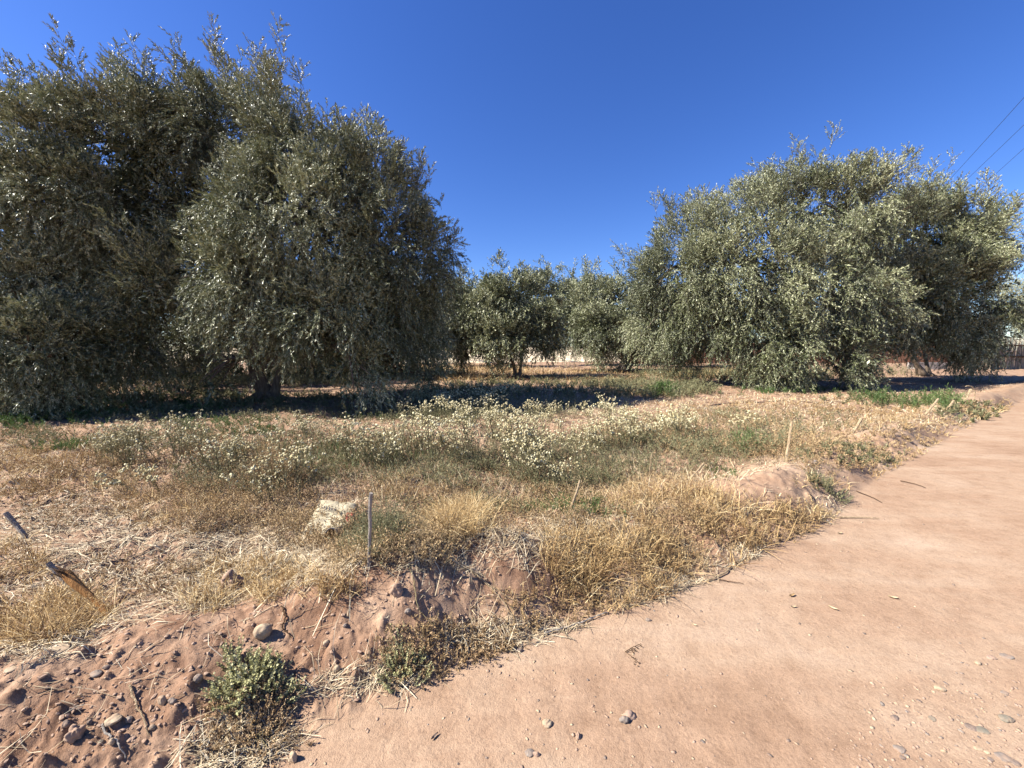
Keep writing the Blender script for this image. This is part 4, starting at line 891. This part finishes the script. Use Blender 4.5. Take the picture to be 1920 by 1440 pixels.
dleaf(1575, 1001, .05, 'whitish dried leaf on the road near the right end of the grass', STRAW, .3)

# ------------------------------------------------------------------ stones that can be told apart
def stone(px, py, w, h, mat, label, seed, flat=.6, sink=.35, az=None, name='stone', group='stones on road and bank', rough=.15):
    p = GH(px, py); sc = (p[1] * cp + (CH - p[2]) * sp) / FPX
    g = np.random.default_rng(seed); a = w * sc / 2; c_ = max(h * sc / 2, .3 * a)
    n = I4.copy(); f = 1 + rough * (1.7 * vn3(n * 1.0 + seed * 3.1, .9) + 1.0 * vn3(n + seed * 5.7, .33) + .35 * vn3(n + seed * 1.7, .13)) ; f = np.clip(f, .6, 1.5)
    V = n * f[:, None] * np.array((a, a * g.uniform(.65, .85), min(c_, a) * flat / .6))
    az = g.uniform(-.4, .5) if az is None else az; c, s = math.cos(az), math.sin(az)
    V = np.stack((V[:, 0] * c - V[:, 1] * s, V[:, 0] * s + V[:, 1] * c, V[:, 2]), 1)
    hz = V[:, 2].max(); o = mesh_np(name, V, None, T4, (mat,), None, True); o.location = (p[0], p[1], p[2] + hz * (1 - 2 * sink))
    return tag(o, label, 'stone', group)
for k, a in enumerate([
    (493, 1192, 32, 26, ST_PALE, 'large beige stone on top of the bank above the curly green bush', .75, .15),
    (110, 1224, 46, 16, ST_PALE, 'long flat yellowish stone at the left of the bank', .35, .35),
    (21, 1260, 22, 11, ST_PALE, 'small whitish stone at the left edge of the bank', .4, .3),
    (180, 1266, 27, 15, ST_GREY, 'dark oval stone on the upper bank right of the long yellowish one', .5, .2),
    (200, 1252, 15, 10, ST_DARK, 'smaller dark stone touching the upper right of the dark oval stone', .5, .2),
    (371, 1276, 17, 18, ST_GREY, 'blue grey stone just left of the curly green bush', .6, .2),
    (305, 1318, 17, 18, ST_PALE, 'beige stone left one of the pair left of the curly bush', .7, .2),
    (324, 1317, 16, 14, ST_GREY, 'grey stone right one of the pair left of the curly bush', .6, .2),
    (214, 1352, 31, 18, ST_PALE, 'smooth beige oval pebble, largest of the pebble cluster at bottom left', .5, .2),
    (243, 1351, 18, 14, ST_GREY, 'grey oval pebble right of the largest beige oval one', .5, .2),
    (232, 1367, 18, 9, ST_PINK, 'pinkish flat pebble below the two oval ones', .4, .2),
    (286, 1366, 14, 12, ST_GREEN, 'greenish pebble at the foot of the pale dry cane', .5, .2),
    (142, 1384, 36, 30, ST_CLOD, 'large reddish soil clod casting a long shadow at bottom left', .8, .15),
    (124, 1362, 16, 16, ST_DARK, 'dark pebble directly above the large reddish clod', .7, .2),
    (168, 1357, 10, 14, ST_DARK, 'narrow dark pebble between the reddish clod and the oval pebbles', .7, .2),
    (190, 1394, 11, 10, ST_GREEN, 'olive brown pebble left of the lower lying cane', .7, .2),
    (210, 1394, 12, 12, ST_PALE, 'round beige pebble right of the lower lying cane', .7, .2),
    (437, 1106, 46, 36, ST_CLOD, 'big pinkish soil clod in the dry grass left of the left mound', .8, .2),
    (612, 1206, 13, 10, ST_PALE, 'small white stone on the mound face right of the bush', .6, .25),
    (631, 1257, 14, 15, ST_PALE, 'whitish pointed stone at the foot of the left mound', .7, .25),
    (647, 1174, 9, 9, ST_GREY, 'small bluish stone on the face of the left mound', .6, .3),
    (765, 1148, 15, 13, ST_GREY, 'grey brown stone under the dry vine on the left mound', .6, .25),
    (745, 1112, 24, 20, ST_CLOD, 'reddish soil clod on the shoulder of the left mound', .8, .2),
    (975, 1221, 13, 9, ST_DARK, 'dark bluish stone at the road edge below the right mound', .6, .25),
    (937, 1250, 9, 8, ST_DARK, 'tiny dark stone on the road below the right mound', .6, .3),
    (1180, 1342, 27, 38, ST_PINK, 'pinkish half buried stone, right one of the pair on the road', .35, .42),
    (1170, 1352, 20, 24, ST_GREY, 'smooth grey egg shaped pebble, left one of the pair on the road', .5, .3),
    (1026, 1358, 21, 16, ST_PALE, 'beige rounded pebble on the road left of the stone pair', .5, .3),
    (992, 1413, 19, 14, ST_GREY, 'grey flat pebble at the bottom of the road, left half of a pair', .45, .35),
    (1005, 1415, 14, 18, ST_PINK, 'brownish pebble at the bottom of the road, right half of a pair', .5, .35),
    (1083, 1383, 12, 14, ST_CLOD, 'little brown lump on the road between the pebble pairs', .6, .3),
    (1763, 1292, 20, 14, ST_PALE, 'bright whitish oval pebble on the road far right', .45, .35),
    (1833, 1244, 14, 10, ST_PALE, 'pale yellowish oval pebble on the right of the road', .45, .35),
    (1858, 1233, 17, 9, ST_PINK, 'pinkish pale pebble right of the yellowish oval one', .4, .35),
    (1887, 1231, 24, 10, ST_GREY, 'blue grey flat stone near the right edge of the road', .3, .4),
    (1887, 1349, 25, 18, ST_GREEN, 'dark greenish rounded stone at the right edge of the road', .4, .35),
    (1818, 1363, 21, 14, ST_DARK, 'dark half buried stone left of the greenish rounded one', .35, .4),
    (1841, 1369, 26, 16, ST_GREEN, 'flat greenish grey stone sunk in the road at bottom right', .22, .45),
    (1748, 1347, 16, 8, ST_GREEN, 'small flat grey green stone on the road below the whitish oval', .3, .42),
    (1677, 1346, 18, 10, ST_DARK, 'dark curved edge of a buried stone on the road', .35, .4),
    (1687, 1404, 22, 16, ST_GREY, 'elongated grey stone sunk in the road at the bottom', .25, .44),
    (1692, 1421, 13, 9, ST_DARK, 'dark pebble below the elongated grey stone', .4, .35),
    (1882, 1420, 30, 16, ST_GREY, 'bluish flat stone at the bottom right corner', .25, .42),
    (1900, 1428, 22, 12, ST_DARK, 'dark stone touching the bluish one in the bottom right corner', .3, .4),
    (1857, 1424, 12, 9, ST_DARK, 'small dark pebble left of the bluish corner stone', .4, .35),
    (1851, 1411, 12, 8, ST_PALE, 'pale pebble above the small dark corner pebble', .4, .35),
    (1834, 1403, 18, 6, ST_PALE, 'thin pale sliver of stone left of the pale corner pebble', .3, .4),
    (1884, 1299, 16, 9, ST_GREY, 'grey stone at the right edge between greenish and blue grey ones', .3, .4),
    (1529, 870, 11, 10, ST_GREY, 'grey stone on top of the pale earth mound at the road', .7, .2),
    (1250, 832, 10, 8, ST_PALE, 'whitish lump at the left rim of the moist pit', .7, .2),
    (1318, 852, 14, 9, ST_PINK, 'pinkish clod on the far rim of the moist pit', .7, .2),
    (1352, 862, 15, 9, ST_PINK, 'pale clod at the right far rim of the moist pit', .7, .2),
    (1215, 1163, 12, 8, ST_GREY, 'grey stone hidden at the road edge below the golden grass', .6, .25),
    (550, 1425, 18, 26, ST_PALE, 'whitish pointed stone at the bottom edge beside the road', .8, .2)]):
    cl_ = a[4] is ST_CLOD; stone(a[0], a[1], a[2] * (.85 if cl_ else .85), a[3] * .8, a[4], a[5], 300 + k, a[6], a[7] + .06, rough=.42 if cl_ else .19, name='soil_clod' if cl_ else 'stone')

# ------------------------------------------------------------------ crumpled paper sack
SACKM, t, b = newmat('sack_paper'); tc = t.nodes.new('ShaderNodeTexCoord'); n = noise(t, 9, 5, .6, tc.outputs['Object'])
r = ramp(t, [(.35, (.25, .205, .13)), (.6, (.38, .33, .22))]); t.links.new(n.outputs[0], r.inputs[0]); t.links.new(r.outputs[0], b.inputs['Base Color'])
b.inputs['Roughness'].default_value = .8; bump(t, b, n.outputs[0], .5, .02)
INK, t, b = newmat('sack_ink'); b.inputs['Base Color'].default_value = (.05, .045, .05, 1); b.inputs['Roughness'].default_value = .8
REDI, t, b = newmat('sack_red'); b.inputs['Base Color'].default_value = (.55, .10, .08, 1); b.inputs['Roughness'].default_value = .8
c00, c10, c11, c01 = GH(568, 1004), GH(660, 1012), GH(672, 948), GH(600, 946)
org = (c00 + c10 + c11 + c01) / 4; root = empty('paper_sack', org, 'crumpled cream paper sack with dark lettering lying in dry weeds left of the post', 'sack')
def sackpt(u, v, up=0.0):
    u = np.asarray(u, float); v = np.asarray(v, float)
    P = (c00 * ((1 - u) * (1 - v))[..., None] + c10 * (u * (1 - v))[..., None] + c11 * (u * v)[..., None] + c01 * ((1 - u) * v)[..., None])
    e = np.minimum(np.minimum(u, 1 - u), np.minimum(v, 1 - v)); hgt = .06 * np.sqrt(np.clip(e * 4, 0, 1)) + .02 * v
    hgt = hgt + .018 * fbm(u * 1.0, v * 1.0 + 4, .30, 3, 6.0) + .006 * np.abs(fbm(u * 1.0 + v * .6, v * 1.0 - u * .5, .22, 2, 16.0)) - .02 * np.exp(-((v - .38 - .05 * np.sin(u * 6)) / .03) ** 2)
    P = P.copy(); P[..., 2] = org[2] + hgt + up; return P
u, v = np.meshgrid(np.linspace(0, 1, 40), np.linspace(0, 1, 40), indexing='ij')
top = sackpt(u, v); bot = top.copy(); e = np.minimum(np.minimum(u, 1 - u), np.minimum(v, 1 - v)); bot[..., 2] = top[..., 2] - .01 - .05 * np.clip(e * 4, 0, 1)
i, j = np.meshgrid(np.arange(39), np.arange(39), indexing='ij'); Q = np.stack((i * 40 + j, (i + 1) * 40 + j, (i + 1) * 40 + j + 1, i * 40 + j + 1), -1).reshape(-1, 4)
A = Acc(); A.add(top.reshape(-1, 3), Q); A.add(bot.reshape(-1, 3), Q[:, ::-1])
rim = np.concatenate((np.arange(40), np.arange(1, 40) * 40 + 39, (39 * 40 + np.arange(39))[::-1], (np.arange(1, 39) * 40)[::-1])); rim2 = np.roll(rim, -1)
A.Q.append(np.stack((rim, rim2, rim2 + 1600, rim + 1600), -1)); A.mq.append(np.zeros(len(rim)))
A.build('body', (SACKM,), root, smooth=True, origin=org)
def strokes(name, segs, mat, wd_, up=.004):
    A = Acc()
    for sgm in segs:
        sgm = np.array(sgm, float); k = np.linspace(0, len(sgm) - 1, 8); uu = np.interp(k, range(len(sgm)), sgm[:, 0]); vv = np.interp(k, range(len(sgm)), sgm[:, 1])
        C_ = sackpt(uu, vv, up); tg = unit(np.gradient(C_, axis=0)); sd = unit(np.cross(tg, (0, 0, 1.))) * wd_ * .5
        V = np.stack((C_ - sd, C_ + sd), 1).reshape(-1, 3); b0 = np.arange(7) * 2; A.add(V, np.stack((b0, b0 + 1, b0 + 3, b0 + 2), -1))
    A.build(name, (mat,), root, origin=org)
segs = []
for kk, (u0, h_) in enumerate(((.16, .10), (.22, .10), (.28, .13), (.35, .13), (.40, .12), (.47, .08), (.53, .08), (.58, .09), (.64, .12))):
    v0 = .62 - .06 * kk / 8
    segs.append([(u0, v0 - h_), (u0 + .045, v0 - h_ * .7), (u0 + .055, v0 - h_ * .3), (u0 + .03, v0)])
segs += [[(.08, .50), (.2, .47), (.35, .43), (.42, .44)], [(.20, .56), (.25, .55)], [(.46, .58), (.56, .57)]]
strokes('lettering', segs, INK, .007)
strokes('red_emblem', [[(.80, .52), (.86, .60), (.94, .58)], [(.79, .50), (.82, .40), (.88, .36), (.90, .44), (.84, .47)], [(.92, .62), (.97, .66)], [(.82, .56), (.9, .54)]], REDI, .016)
strokes('printed_line', [[(.87, .34), (.93, .40), (.98, .46)], [(.90, .32), (.96, .38)]], INK, .006)
A = Acc(); q0 = sackpt(np.array(.50), np.array(.02)); q1 = sackpt(np.array(.82), np.array(.06)); w = np.linspace(0, 1, 16)
arc = q0 + (q1 - q0) * w[:, None] + np.array((0, 0, 1)) * (np.sin(w * math.pi) ** .7 * .085)[:, None] + np.array((0, -.05, 0))
bk = arc + np.array((0.01, .13, -.03)); V = np.stack((arc, bk), 1).reshape(-1, 3); b0 = np.arange(15) * 2
A.add(V, np.stack((b0, b0 + 2, b0 + 3, b0 + 1), -1)); ar2 = arc - np.array((0, 0, .006)); bk2 = bk - np.array((0, 0, .006)); V = np.stack((ar2, bk2), 1).reshape(-1, 3); A.add(V, np.stack((b0, b0 + 1, b0 + 3, b0 + 2), -1))
fl = A.build('curled_flap', (SACKM,), root, origin=org, smooth=True); A = Acc(); tube(arc, .006, 5, A); A.build('rim', (INK,), fl, origin=org)
